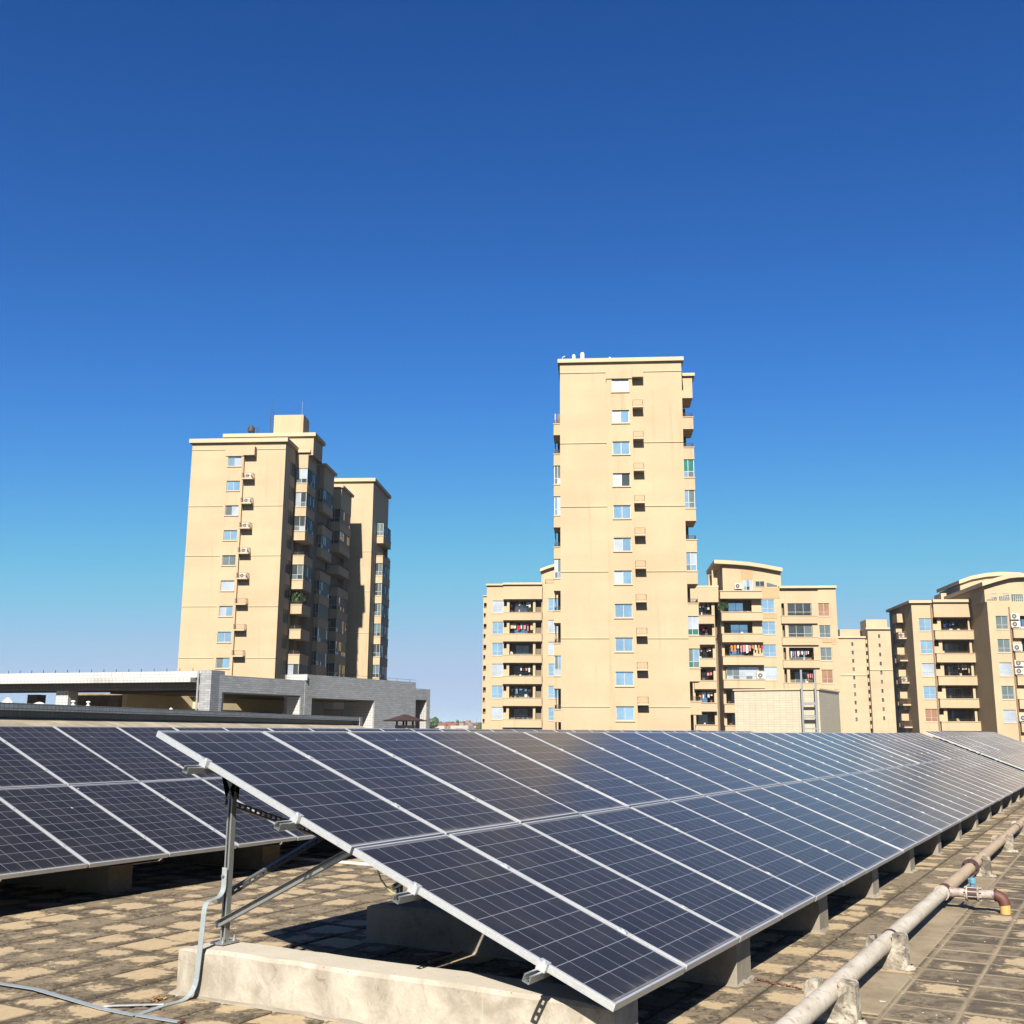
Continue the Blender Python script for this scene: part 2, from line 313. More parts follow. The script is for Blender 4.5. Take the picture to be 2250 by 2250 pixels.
# ------------------------------------------------------------------ mesh helpers
class MB:
    def __init__(s): s.v = []; s.f = []
    def quad(s, a, b, c, d):
        i = len(s.v); s.v += [tuple(a), tuple(b), tuple(c), tuple(d)]; s.f.append((i, i + 1, i + 2, i + 3)); return s
    def box(s, x0, x1, y0, y1, z0, z1, skip=''):
        x0, x1 = min(x0, x1), max(x0, x1); y0, y1 = min(y0, y1), max(y0, y1); z0, z1 = min(z0, z1), max(z0, z1)
        i = len(s.v); s.v += [(x, y, z) for z in (z0, z1) for y in (y0, y1) for x in (x0, x1)]
        F = {'b': (0, 2, 3, 1), 't': (4, 5, 7, 6), 'f': (0, 1, 5, 4), 'k': (2, 6, 7, 3), 'l': (0, 4, 6, 2), 'r': (1, 3, 7, 5)}
        s.f += [tuple(i + j for j in F[k]) for k in F if k not in skip]; return s
    def cbox(s, x0, x1, y0, y1, z0, z1, c):
        """box with chamfered top and vertical edges"""
        def ring(z, k): return [(x0 + k, y0, z), (x1 - k, y0, z), (x1, y0 + k, z), (x1, y1 - k, z), (x1 - k, y1, z), (x0 + k, y1, z), (x0, y1 - k, z), (x0, y0 + k, z)]
        r1, r2 = ring(z0, c), ring(z1 - c, c)
        r3 = [(x0 + 1.7 * c, y0 + c, z1), (x1 - 1.7 * c, y0 + c, z1), (x1 - c, y0 + 1.7 * c, z1), (x1 - c, y1 - 1.7 * c, z1), (x1 - 1.7 * c, y1 - c, z1), (x0 + 1.7 * c, y1 - c, z1), (x0 + c, y1 - 1.7 * c, z1), (x0 + c, y0 + 1.7 * c, z1)]
        i = len(s.v); s.v += r1 + r2 + r3
        for k in (0, 8):
            for j in range(8): s.f.append((i + k + j, i + k + (j + 1) % 8, i + k + 8 + (j + 1) % 8, i + k + 8 + j))
        s.f.append(tuple(i + 16 + j for j in range(8))); s.f.append(tuple(i + 7 - j for j in range(8))); return s
    def prism(s, poly, axis, t0, t1):
        """poly: list of 2-d points; axis 0/1/2 is the extrusion axis, the others are taken in order"""
        def P(p, t):
            q = list(p); q.insert(axis, t); return tuple(q)
        n = len(poly); i = len(s.v); s.v += [P(p, t0) for p in poly] + [P(p, t1) for p in poly]
        s.f.append(tuple(i + j for j in range(n))); s.f.append(tuple(i + n + n - 1 - j for j in range(n)))
        for j in range(n): s.f.append((i + j, i + n + j, i + n + (j + 1) % n, i + (j + 1) % n))
        return s
    def sweep(s, path, prof, up=(0, 0, 1), caps=True, ups=None, closed=True):
        """prof: 2-d points (side, up) carried along path"""
        P = [Vector(p) for p in path]; n = len(prof); base = len(s.v)
        for i, p in enumerate(P):
            t = (P[min(i + 1, len(P) - 1)] - P[max(i - 1, 0)]).normalized()
            u = Vector(ups[i] if ups else up); sd_ = t.cross(u)
            if sd_.length < 1e-5: sd_ = t.cross(Vector((1, 0, 0)))
            sd_.normalize(); uu = sd_.cross(t).normalized()
            k = 1.
            if 0 < i < len(P) - 1:
                a = (P[i] - P[i - 1]).normalized(); k = 1 / max(.5, a.dot(t))
            for (a, b) in prof: s.v.append(tuple(p + sd_ * a + uu * b))
        m = n if closed else n - 1
        for i in range(len(P) - 1):
            for j in range(m):
                a = base + i * n + j; b = base + i * n + (j + 1) % n
                s.f.append((a, b, b + n, a + n))
        if caps and closed:
            s.f.append(tuple(base + n - 1 - j for j in range(n))); e = base + (len(P) - 1) * n; s.f.append(tuple(e + j for j in range(n)))
        return s
    def tube(s, path, r, n=12, caps=True):
        return s.sweep(path, [(r * math.cos(2 * math.pi * k / n), r * math.sin(2 * math.pi * k / n)) for k in range(n)], caps=caps)
    def lathe(s, prof, c=(0, 0, 0), n=16):
        base = len(s.v)
        for (r_, z) in prof: s.v += [(c[0] + r_ * math.cos(2 * math.pi * k / n), c[1] + r_ * math.sin(2 * math.pi * k / n), c[2] + z) for k in range(n)]
        for i in range(len(prof) - 1):
            for k in range(n):
                a = base + i * n + k; b = base + i * n + (k + 1) % n; s.f.append((a, b, b + n, a + n))
        s.f.append(tuple(base + n - 1 - k for k in range(n))); e = base + (len(prof) - 1) * n; s.f.append(tuple(e + k for k in range(n)))
        return s
    def rot(s, ang, axis, origin=(0, 0, 0), start=0):
        m = Matrix.Rotation(ang, 4, axis); o = Vector(origin)
        s.v[start:] = [tuple(m @ (Vector(p) - o) + o) for p in s.v[start:]]; return s
    def mesh(s, name, smooth=False):
        me = bpy.data.meshes.new(name); me.from_pydata(s.v, [], s.f); me.validate()
        if smooth:
            me.polygons.foreach_set('use_smooth', [True] * len(me.polygons))
            try: me.set_sharp_from_angle(angle=R(40))
            except Exception: pass
        return me
    def build(s, name, mat, parent=None, smooth=False, loc=None, **tags):
        return place(name, s.mesh(name, smooth), mat, parent, loc, **tags)

def place(name, me, mat, parent=None, loc=None, rot=None, **tags):
    if not me.materials and mat is not None: me.materials.append(M[mat] if isinstance(mat, str) else mat)
    o = bpy.data.objects.new(name, me); COL.objects.link(o)
    if parent: o.parent = parent
    if loc is not None: o.location = loc
    if rot is not None: o.rotation_euler = rot
    tag(o, **tags); return o
def tag(o, label=None, cat=None, group=None, kind=None):
    if label: o['label'] = label
    if cat: o['category'] = cat
    if group: o['group'] = group
    if kind: o['kind'] = kind
    return o
def thing(name, label, cat, loc=(0, 0, 0), rz=0, group=None, rot=None):
    o = bpy.data.objects.new(name, None); COL.objects.link(o); o.location = loc
    o.rotation_euler = rot if rot else (0, 0, rz); o.empty_display_size = .2
    return tag(o, label, cat, group)
ORD = 'first second third fourth fifth sixth seventh eighth ninth tenth eleventh twelfth thirteenth fourteenth fifteenth sixteenth seventeenth eighteenth nineteenth twentieth'.split()
def nth(i):
    if i < 20: return ORD[i]
    n = i + 1; return f"{n}{'th' if 10 < n % 100 < 14 else {1: 'st', 2: 'nd', 3: 'rd'}.get(n % 10, 'th')}"

ROOF = -1.65
GROUND = -26.
TILT = .377727; CT, ST = math.cos(TILT), math.sin(TILT)
PITCH, GAPM = 1.012, .0207
def ray(px, py): return CF + CR * ((px - 1125) / FPX) - CU * ((py - 1125) / FPX)

# ================================================================== SETTING
MB().quad((-5000, -5000, GROUND), (5000, -5000, GROUND), (5000, 5000, GROUND), (-5000, 5000, GROUND)).build('ground', 'asphalt', kind='structure')
roof = MB().box(-14, 62, -16, 34, GROUND + .01, ROOF - .011).build('roof_floor', 'screed', kind='structure')

def seen(x, y):
    d = Vector((x, y, ROOF)) - CC; z = d.dot(CF)
    if z < .5: return False
    px, py = 1125 + FPX * d.dot(CR) / z, 1125 - FPX * d.dot(CU) / z
    return -600 < px < 2900 and py < 2900
def tile_mb(mb, x0, y0, dz=0., tx=0., ty=0.):
    e, c = .009, .008; a0, a1, b0, b1 = x0 + e, x0 + TP - e, y0 + e, y0 + TP - e
    def zz(x, y): return ROOF + dz + tx * (x - x0 - TP / 2) + ty * (y - y0 - TP / 2)
    i = len(mb.v)
    mb.v += [(a0, b0, ROOF - .02), (a1, b0, ROOF - .02), (a1, b1, ROOF - .02), (a0, b1, ROOF - .02)]
    mb.v += [(x, y, zz(x, y) - .004) for x, y in ((a0, b0), (a1, b0), (a1, b1), (a0, b1))]
    mb.v += [(x, y, zz(x, y)) for x, y in ((a0 + c, b0 + c), (a1 - c, b0 + c), (a1 - c, b1 - c), (a0 + c, b1 - c))]
    for k in (0, 4):
        for j in range(4): mb.f.append((i + k + j, i + k + (j + 1) % 4, i + k + 4 + (j + 1) % 4, i + k + 4 + j))
    mb.f.append((i + 8, i + 9, i + 10, i + 11))
tiles = []
for i in range(-16, 140):
    for j in range(-36, 66):
        x0, y0 = TX + i * TP, TY + j * TP
        xc, yc = x0 + TP / 2, y0 + TP / 2
        if seen(xc, yc):
            d_ = Vector((xc, yc, ROOF)) - CC; z_ = d_.dot(CF); px_, py_ = 1125 + FPX * d_.dot(CR) / z_, 1125 - FPX * d_.dot(CU) / z_
            hidden = not (-40 < px_ < 2290 and py_ < 2300) or (-3.0 < yc < -.3 and xc > .7)
            tiles.append((math.hypot(xc - CC.x, yc - CC.y) + (30. if hidden else 0), x0, y0))
tiles.sort()
tm = MB(); tile_mb(tm, 0, 0); tme = [tm.mesh('floor_tile')]; tme[0].materials.append(M['tile'])
rr = random.Random(3)
for d, x0, y0 in tiles[:300]:
    o = place('floor_tile', tme[0], None, roof, (x0, y0, rr.uniform(-.002, .003)))
rest = MB()
for d, x0, y0 in tiles[300:]: tile_mb(rest, x0, y0, rr.uniform(-.002, .003), rr.uniform(-.004, .004), rr.uniform(-.004, .004))
rest.build('floor_tiles', 'tile', roof, kind='stuff')
MB().box(-3, 45, -14, -3.74, ROOF - .0108, ROOF - .0045).build('pale_mortar_joints', 'strip', roof)
st = MB(); st.cbox(3.45, 6.75, -4.10, -3.62, ROOF - .01, ROOF + .010, .006); st.cbox(7.2, 9.0, -4.12, -3.62, ROOF - .01, ROOF + .010, .006); st.cbox(1.95, 3.2, -4.12, -3.66, ROOF - .01, ROOF + .010, .006)
st.build('mortar_strip', 'strip', roof)

# ================================================================== SOLAR ARRAYS
def frame_mesh():
    mb = MB(); w, h = .013, FT
    for (x0, x1, y0, y1) in ((0, w, -PL, 0), (PW - w, PW, -PL, 0), (w, PW - w, -w, 0), (w, PW - w, -PL, -PL + w)):
        mb.box(x0, x1, y0, y1, -h, 0)
    for k in range(3):        # extruded ribs on the outer long sides
        z = -.009 - .011 * k
        mb.box(-.0012, 0, -PL, 0, z - .0025, z + .0025, 'r'); mb.box(PW, PW + .0012, -PL, 0, z - .0025, z + .0025, 'l')
    return mb.mesh('frame')
FRAME = frame_mesh(); FRAME.materials.append(M['alu'])
GLASS = MB().box(.014, PW - .014, -PL + .014, -.014, -.010, -.0035).mesh('glass'); GLASS.materials.append(M['cells'])
prnd = random.Random(11)
def panel(ox, oy, oz, u, row, label, group):
    """u: column in panel pitches; row 0 upper, 1 lower"""
    v = row * (PL + GAPM)
    t = thing('solar_panel', label, 'solar panel', (ox + u * PITCH + .01 + prnd.gauss(0, .0012), oy - v * CT + prnd.gauss(0, .0012), oz - v * ST), 0, group,
              rot=(TILT + prnd.gauss(0, .0018), prnd.gauss(0, .0018), 0))
    place('frame', FRAME, None, t); place('glass', GLASS, None, t)
    return t
RAILV = (.49, 1.31, 2.23, 3.09)
CLAMP = MB().box(-.019, .019, -.025, .025, -.004, .0045).box(-.006, .006, -.006, .006, .0045, .0085).mesh('mid_clamp'); CLAMP.materials.append(M['alu'])
ec = MB().box(-.034, .016, -.028, .028, -.002, .004).box(-.034, -.005, -.028, .028, -FT - .004, -.002).lathe([(.0095, 0), (.0095, .006), (.005, .008)], (-.014, 0, .004), 8)
ECLAMP = ec.mesh('end_clamp'); ECLAMP.materials.append(M['alu'])
def slope(ox, oy, oz, x, v, h=0.):
    """point at x along the row, v down the slope, h above the panel plane"""
    return Vector((ox + x, oy - v * CT - h * ST, oz - v * ST + h * CT))
def rail(ox, oy, oz, x0, x1, v, label, group, ncl, first_u, closed=False):
    t = thing('mounting_rail', label, 'rail', slope(ox, oy, oz, x0, v, -FT - .041), 0, group, rot=(TILT, 0, 0))
    Lr = x1 - x0; W, Hh, k = .0205, .041, .0028
    mb = MB()
    mb.box(0, Lr, -W, -W + k, 0, Hh); mb.box(0, Lr, W - k, W, 0, Hh)                    # webs
    mb.box(0, Lr, -W + k, -W + .011, Hh - k, Hh); mb.box(0, Lr, W - .011, W - k, Hh - k, Hh)   # lips
    mb.box(0, Lr, -W + .011 - k, -W + .011, Hh - .011, Hh - k); mb.box(0, Lr, W - .011, W - .011 + k, Hh - .011, Hh - k)
    s0 = .022                                                            # slotted bottom for the first stretch
    x = 0
    while x < .42:
        mb.box(x, x + s0, -W + k, W - k, 0, k); mb.box(x + s0, x + s0 + .03, -W + k, -.007, 0, k); mb.box(x + s0, x + s0 + .03, .007, W - k, 0, k); x += s0 + .03
    mb.box(x, Lr, -W + k, W - k, 0, k)
    mb.build('channel', 'galv', t)
    for j in range(ncl):
        place('mid_clamp', CLAMP, None, t, (first_u + j * PITCH - x0, 0, .041 + FT))
    return t
def support(ox, oy, oz, x, label, group, span, last=False):
    """post, rafter, brace, plates of one support; local frame = world axes at the post foot"""
    py, ztop = -.30, -1.355
    t = thing('support_frame', label, 'support frame', (ox + x, oy + py, oz + ztop), 0, group)
    def L(p): return p - Vector((ox + x, oy + py, oz + ztop))
    def chan(mb, p0, p1, up, w, h, k):
        mb.sweep([p0, p1], [(-w, -h), (w, -h), (w, h), (w - k, h), (w - k, -h + k), (-w + k, -h + k), (-w + k, h), (-w, h)], up=up)
    MB().box(-.075, .075, -.06, .06, 0, .012).lathe([(.012, 0), (.012, .012), (.006, .014), (.006, .034)], (.052, .035, .012), 8).lathe([(.012, 0), (.012, .012), (.006, .014), (.006, .034)], (-.052, -.035, .012), 8).lathe([(.012, 0), (.012, .012), (.006, .014), (.006, .034)], (.052, -.035, .012), 8).build('base_plate', 'galv', t)
    hp = -.40 + 1.355
    mb = MB(); mb.box(-.0205, .0205, -.0205, -.017, .012, hp); mb.box(-.0205, -.017, -.017, .0205, .012, hp); mb.box(.017, .0205, -.017, .0205, .012, hp); mb.box(-.017, -.009, .0175, .0205, .012, hp); mb.box(.009, .017, .0175, .0205, .012, hp)
    mb.rot(R(90), 'Z').build('post', 'galv', t)
    hb = -FT - .041 - .0225
    a, b = L(slope(ox, oy, oz, x, .36, hb)), L(slope(ox, oy, oz, x, 3.22, hb))
    mb = MB(); chan(mb, a, b, (0, ST, -CT), .0205, .0205, .003); mb.build('rafter', 'steel_dark', t)
    # gusset between post top and rafter
    c = L(slope(ox, oy, oz, x, .36 / CT + .02, hb)); vpost = .3 / CT
    g0 = L(slope(ox, oy, oz, x, vpost - .10, hb + .015)); g1 = L(slope(ox, oy, oz, x, vpost + .11, hb + .015))
    gp = [(g0.y, g0.z), (g1.y, g1.z), (g1.y + .03, g1.z - .055), (.035, hp - .045), (-.03, hp - .045)]
    mb = MB(); mb.prism(gp, 0, .0215, .026); mb.prism(gp, 0, -.026, -.0215)
    mb.build('gusset', 'steel_dark', t)
    MB().tube([(-.036, 0, hp - .02), (.036, 0, hp - .02)], .009, 8).build('bolt', 'galv', t)
    # front brace, a V-shaped angle
    p0 = Vector((-.036, .035, .115)); p1 = L(slope(ox, oy, oz, x - .036, 1.52, hb - .055))
    mb = MB(); mb.sweep([p0, p1], [(-.02, -.021), (.021, -.021), (.021, -.004), (.018, -.004), (.018, -.018), (-.017, -.018), (-.017, .018), (.021, .018), (.021, .021), (-.02, .021)], up=(0, .3, 1)); mb.build('brace', 'galv', t)
    e = L(slope(ox, oy, oz, x - .036, 1.50, hb))
    gp = [(e.y - .05, e.z + .0), (e.y + .03, e.z + .03), (p1.y + .03, p1.z - .025), (p1.y - .03, p1.z - .025)]
    MB().prism(gp, 0, -.034, -.029).prism(gp, 0, .029, .034).build('hanger', 'galv', t)
    MB().tube([(-.06, p1.y, p1.z + .005), (.03, p1.y, p1.z + .005)], .009, 8).build('bolt', 'galv', t)
    MB().tube([(-.06, p0.y - .012, p0.z + .012), (.03, p0.y - .012, p0.z + .012)], .009, 8).build('bolt', 'galv', t)
    if not last:                                                        # slotted cross braces to the next post
        for (za, zb, yo) in ((-.468, -1.03, .035), (-1.09, -.50, .055)):
            A = Vector((.0, yo, za - ztop)); B = Vector((span, yo, zb - ztop)); dv = (B - A); Lb = dv.length; ang = math.atan2(dv.z, dv.x)
            mb = MB(); hw = .0205; nsl = int(Lb / .055)
            k0 = len(mb.v)
            mb.box(-.03, Lb + .03, -.0015, .0015, .009, hw); mb.box(-.03, Lb + .03, -.0015, .0015, -hw, -.009)
            mb.box(-.03, .02, -.0015, .0015, -.009, .009)
            for q in range(nsl): mb.box(.02 + q * .055 + .030, .02 + (q + 1) * .055, -.0015, .0015, -.009, .009)
            mb.box(.02 + nsl * .055, Lb + .03, -.0015, .0015, -.009, .009)
            mb.box(-.03, Lb + .03, .0015, .032, hw - .003, hw); mb.box(-.03, Lb + .03, .0015, .032, -hw, -hw + .003)
            mb.rot(-ang, 'Y'); mb.v = [(p[0] + A.x, p[1] + A.y, p[2] + A.z) for p in mb.v]
            mb.build('cross_brace', 'steel_dark', t)
    return t
def footing(x0, x1, y0, y1, label, group, seed, mat='beam_shade_grey'):
    r_ = random.Random(seed); zt = -1.36
    t = thing('concrete_footing', label, 'footing', ((x0 + x1) / 2, (y0 + y1) / 2, ROOF), 0, group)
    cx, cy = (x0 + x1) / 2, (y0 + y1) / 2; n = 16; mb = MB(); hw = (x1 - x0) / 2
    prof = lambda dx, dz: [(-hw + dx, -.02), (-hw + dx * .6, .10), (-hw + dx, zt - ROOF - .022 + dz), (-hw + .02 + dx, zt - ROOF + dz), (hw - .02, zt - ROOF + dz * .6), (hw, zt - ROOF - .02), (hw, .10), (hw + .004, -.02)]
    base = 0; ys = [y0 + (y1 - y0) * i / n for i in range(n + 1)]
    # round the two ends a little
    rows = []
    for i, y in enumerate(ys):
        dx = r_.uniform(-.004, .004); dz = r_.uniform(-.006, .004)
        pr = prof(dx, dz)
        if i in (0, n): pr = [(a * (.955 if abs(a) > .05 else 1), min(b, zt - ROOF - .022)) for a, b in pr]
        rows.append([(a, y - cy, b) for a, b in pr])
    for row in rows: mb.v += row
    m = 8
    for i in range(n):
        for j in range(m - 1):
            a = i * m + j; mb.f.append((a, a + m, a + m + 1, a + 1))
    mb.f.append(tuple(range(m))); mb.f.append(tuple(n * m + m - 1 - j for j in range(m)))
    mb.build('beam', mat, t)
    # mortar skirt trowelled round the foot
    sk = MB(); k = 26; pts = []
    per = [(-hw, y0 - cy), (hw, y0 - cy), (hw, y1 - cy), (-hw, y1 - cy)]
    for e in range(4):
        (ax, ay), (bx, by) = per[e], per[(e + 1) % 4]
        q = 18 if e in (1, 3) else 5
        for i in range(q): pts.append((ax + (bx - ax) * i / q, ay + (by - ay) * i / q))
    N = len(pts)
    for (x, y) in pts:
        sx = (1 if x > 0 else -1) if abs(abs(x) - hw) < .001 else 0; 
        sy = 1 if abs(y - (y1 - cy)) < .001 else (-1 if abs(y - (y0 - cy)) < .001 else 0)
        w = r_.uniform(.008, .06); h = r_.uniform(.006, .035)
        sk.v += [(x - .01 * sx, y - .01 * sy, h), (x + sx * w * .5, y + sy * w * .5, h * .45), (x + sx * w, y + sy * w, -.012)]
    for i in range(N):
        a, b = i * 3, ((i + 1) % N) * 3
        for j in range(2): sk.f.append((a + j, b + j, b + j + 1, a + j + 1))
    sk.build('mortar_skirt', 'beam_shade_grey', t)
    return t

# near array
NC = 31
GA = 'panels of the near solar array'
for c in range(NC):
    for row in (0, 1):
        panel(0, 0, 0, c, row, f"solar panel, {nth(c)} from the near left end in the {'upper' if row == 0 else 'lower'} row of the nearest array", GA)
for k, v in enumerate(RAILV):
    t = rail(0, 0, 0, -.15, NC * PITCH, v, f"galvanised channel rail, {('topmost', 'second from the top', 'third from the top', 'lowest')[k]} of four jutting from the nearest array's end", 'rails of the nearest array', NC - 1, PITCH - .0)
    place('end_clamp', ECLAMP, None, t, (.15 + .012, 0, .041 + FT))
XS = [.42] + [2.40 + 2.285 * k for k in range(13)]
for k, x in enumerate(XS):
    support(0, 0, 0, x, f"galvanised post-and-brace support frame, {nth(k)} from the left under the nearest array", 'support frames of the nearest array', (XS[k + 1] - x) if k + 1 < len(XS) else 0, k + 1 == len(XS))
    fx0 = .215 if k == 0 else x - .17
    footing(fx0, fx0 + .32, -3.16, -.10, f"long pale concrete footing, {nth(k)} from the left under the nearest array", 'footings of the nearest array', 40 + k, 'beam' if k == 0 else 'beam_shade_grey')
# second array behind it, to the left
BX, BY, BZ = 3.2639, 6.4649, .0317
GB = 'panels of the rear solar array'
for c in range(-3, 31):
    for row in (0, 1):
        first = -1 if row == 0 else -2
        lab = f"solar panel, {nth(c - first)} from the photo's left edge in the {'upper' if row == 0 else 'lower'} row of the rear array" if c >= first else f"solar panel beyond the photo's left edge, {'upper' if row == 0 else 'lower'} row of rear array, column {'two' if c == -2 else 'three'}"
        panel(BX, BY, BZ, c, row, lab, GB)
for k, v in enumerate(RAILV):
    rail(BX, BY, BZ, -3 * PITCH - .15, 31 * PITCH, v, f"galvanised rail under the rear array, {('topmost', 'second from the top', 'third from the top', 'lowest')[k]} of its four", 'rails of the rear array', 33, -2 * PITCH)
BXS = [.06 - 2.3 - BX + 3.0 + 2.3 * k for k in range(-1, 15)]
for k, x in enumerate(BXS):
    support(BX, BY, BZ, x, f"support frame, {nth(k)} from the left under the rear array", 'support frames of the rear array', 2.3, k + 1 == len(BXS))
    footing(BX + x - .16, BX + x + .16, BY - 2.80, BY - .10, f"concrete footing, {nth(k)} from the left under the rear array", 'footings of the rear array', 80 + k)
# third array, continuing the near row beyond a gap
EX, EY, EZ = 31 * PITCH + .62, .0, .06
for c in range(22):
    for row in (0, 1):
        panel(EX, EY, EZ, c, row, f"distant solar panel, {nth(c)} past the gap in the {'upper' if row == 0 else 'lower'} row of the far right array", 'panels of the far right solar array')
for k, v in enumerate(RAILV):
    rail(EX, EY, EZ, -.15, 22 * PITCH, v, f"rail under the far right array, {('topmost', 'second from the top', 'third from the top', 'lowest')[k]} of its four", 'rails of the far right array', 21, PITCH)
for k in range(10):
    support(EX, EY, EZ, .5 + 2.3 * k, f"support frame, {nth(k)} from its near end under the far right array", 'support frames of the far right array', 2.3, k == 9)
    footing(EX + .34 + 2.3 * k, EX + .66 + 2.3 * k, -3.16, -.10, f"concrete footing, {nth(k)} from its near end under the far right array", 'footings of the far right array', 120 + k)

# ================================================================== STRAPS, CABLES, PIPES ON THE ROOF
def strap(mb, path, ups, w=.02, t=.0022):
    mb.sweep(path, [(-w, -t), (w, -t), (w, t), (-w, t)], ups=ups)
def arc(p, q, c, n=5):
    """quadratic bend from p to q with control c"""
    p, q, c = Vector(p), Vector(q), Vector(c)
    return [tuple(p * (1 - s) ** 2 + c * 2 * s * (1 - s) + q * s * s) for s in [i / n for i in range(n + 1)]]
t = thing('grounding_strap', 'bent grey flat steel strap running from the near post down over the concrete footing', 'strap', (.17, -.31, ROOF))
def Lr(p): return tuple(Vector(p) - Vector((.17, -.31, ROOF)))
path = [(.374, -.31, -.88), (.374, -.31, -.99)] + arc((.374, -.31, -.99), (.30, -.325, -1.062), (.374, -.31, -1.05))[1:] + arc((.25, -.335, -1.066), (.172, -.345, -1.14), (.175, -.345, -1.06)) + [(.172, -.335, -1.30)] + arc((.172, -.315, -1.53), (.07, -.29, -1.644), (.17, -.30, -1.638)) + [(-.05, -.285, -1.643), (-.30, -.315, -1.644)]
P = [Vector(p) for p in path]; ups = []
for i in range(len(P)):
    d = (P[min(i + 1, len(P) - 1)] - P[max(i - 1, 0)]).normalized(); side = Vector((0, 1, 0)); ups.append(tuple(side.cross(d) * -1))
mb = MB(); strap(mb, [Lr(p) for p in path], ups); mb.build('flat_bar', 'strap', t)
MB().tube([Lr((.35, -.31, -.93)), Lr((.385, -.31, -.93))], .007, 8).build('bolt', 'galv', t)
t = thing('floor_strap', 'grey flat steel strap lying across the tiles at lower left', 'strap', (-.3, -.1, ROOF))
def Lf(p): return tuple(Vector(p) - Vector((-.3, -.1, ROOF)))
mb = MB(); fp_ = [(-.20, 1.45, -1.638), (-.225, 1.03, -1.632), (-.214, .70, -1.630), (-.27, .30, -1.633), (-.308, -.02, -1.639), (-.318, -.33, -1.639)]
strap(mb, [Lf(p) for p in fp_], [(0, 0, 1)] * 6, .021); mb.build('flat_bar', 'strap', t)
MB().box(-.018, .018, -.24, -.2, .0, .004).build('splice', 'strap', t)
t = thing('strap_offcut', 'short grey steel strap end welded on the near side of the strap joint', 'strap', (-.3, -.48, ROOF))
mb = MB(); strap(mb, [(-.01, .14, .012), (.0, -.0, .010), (.01, -.18, .010)], [(0, 0, 1)] * 3, .02); mb.build('flat_bar', 'strap', t)
MB().box(-.012, .032, -.20, -.18, .004, .016).build('rusty_end', 'rust', t)
t = thing('link_strap', 'thin bright steel strap linking the two floor straps in a triangle', 'strap', (-.17, -.15, ROOF))
mb = MB(); strap(mb, [(-.118, .126, .021), (.116, -.131, .014)], [(0, 0, 1)] * 2, .012); mb.build('flat_bar', 'alu', t)

pv = MB().tube([(6.14, 4.4, ROOF + .022), (6.13, 3.3, ROOF + .022)], .022, 10).tube([(6.13, 3.3, ROOF + .022), (6.125, 1.9, ROOF + .022)], .022, 10).tube([(6.13, 3.34, ROOF + .022), (6.13, 3.26, ROOF + .022)], .026, 10)
pv.build('plastic_conduit', 'pvc', None, True, label='white plastic conduit lying on tiles beneath the near array, behind the brace', cat='conduit')
MB().tube([(1.76, -1.02, -1.63), (2.1, -1.01, -1.64), (2.42, -1.0, -1.635), (2.55, -1.0, -1.63), (2.56, -.99, -1.57), (2.58, -.98, -1.30)], .011, 8).build('grey_conduit', 'cable_grey', None, True, label='thin tan conduit bending upward in the shade beneath the near array', cat='conduit')
cb = [(.25, -1.60, -.70), (.17, -1.69, -.78), (.15, -1.73, -.832), (.15, -1.765, -.865), (.13, -1.83, -.897), (.10, -1.93, -.912), (.05, -2.02, -.90)]
MB().tube(cb, .005, 6).build('earth_cable', 'cable', None, True, label='thin yellow-green cable drooping beneath the third rail end', cat='cable')

# water pipe on saddles
PYC, PZC, PR = -3.90, -1.488, .058
pipe = thing('water_pipe', 'long weathered off-white water pipe on concrete saddles beside the near array', 'pipe', (6, PYC, ROOF))
def pc(x, r=0): return (x - 6, 0, PZC - ROOF)
MB().tube([pc(-1.5), pc(3.62)], PR, 28).build('pipe_section', 'pipe', pipe, True)
MB().tube([pc(3.62), pc(6.30)], PR, 28).build('pipe_section', 'pipe', pipe, True)
MB().tube([pc(6.46), pc(8.52)], PR, 28).build('pipe_section', 'pipe_tan', pipe, True)
MB().tube([pc(8.56), pc(40)], PR, 28).build('pipe_section', 'pipe_tan', pipe, True)
MB().tube([pc(3.60), pc(3.64)], PR + .007, 28).build('joint_band', 'rust_band', pipe, True)
MB().tube([pc(6.29), pc(6.49)], PR + .010, 28).build('tee_body', 'rust', pipe, True)
MB().tube([pc(6.27), pc(6.30)], PR + .014, 28).build('joint_band', 'flaked', pipe, True)
mb = MB().tube([pc(8.50), pc(8.53)], PR + .034, 24).tube([pc(8.545), pc(8.575)], PR + .038, 24)
for k in range(8):
    a = k * math.pi / 4; mb.tube([(8.47 - 6, (PR + .022) * math.cos(a), PZC - ROOF + (PR + .022) * math.sin(a)), (8.60 - 6, (PR + .022) * math.cos(a), PZC - ROOF + (PR + .022) * math.sin(a))], .009, 6)
mb.build('flange', 'rust_band', pipe, True)
for xx in (14.6, 20.6, 26.6, 32.6): MB().tube([pc(xx - .02), pc(xx + .02)], PR + .009, 20).build('joint_band', 'rust_band', pipe, True)
# branch with valve and elbow
br = thing('drain_branch', 'rusty side branch with blue-handled valve and elbow on the water pipe', 'pipe branch', (6.40, PYC, ROOF))
zc = PZC - ROOF; r2 = .043
MB().tube([(0, -.060, zc), (0, -.10, zc)], .050, 24).build('collar', 'flaked', br, True)
MB().tube([(0, -.10, zc), (0, -.22, zc)], r2, 24).build('pipe_stub', 'flaked', br, True)
def wheel(mb, y, r, t): mb.tube([(0, y, zc), (0, y - t, zc)], r, 24)
mb = MB(); wheel(mb, -.205, .070, .016); wheel(mb, -.305, .070, .016)
for k in range(8):
    a = (k + .5) * math.pi / 4; mb.tube([(.058 * math.cos(a), -.19, zc + .058 * math.sin(a)), (.058 * math.cos(a), -.345, zc + .058 * math.sin(a))], .0065, 6)
mb.build('flange', 'flaked', br, True)
vb = MB(); wheel(vb, -.222, .060, .082); vb.build('valve_body', 'rust_band', br, True)
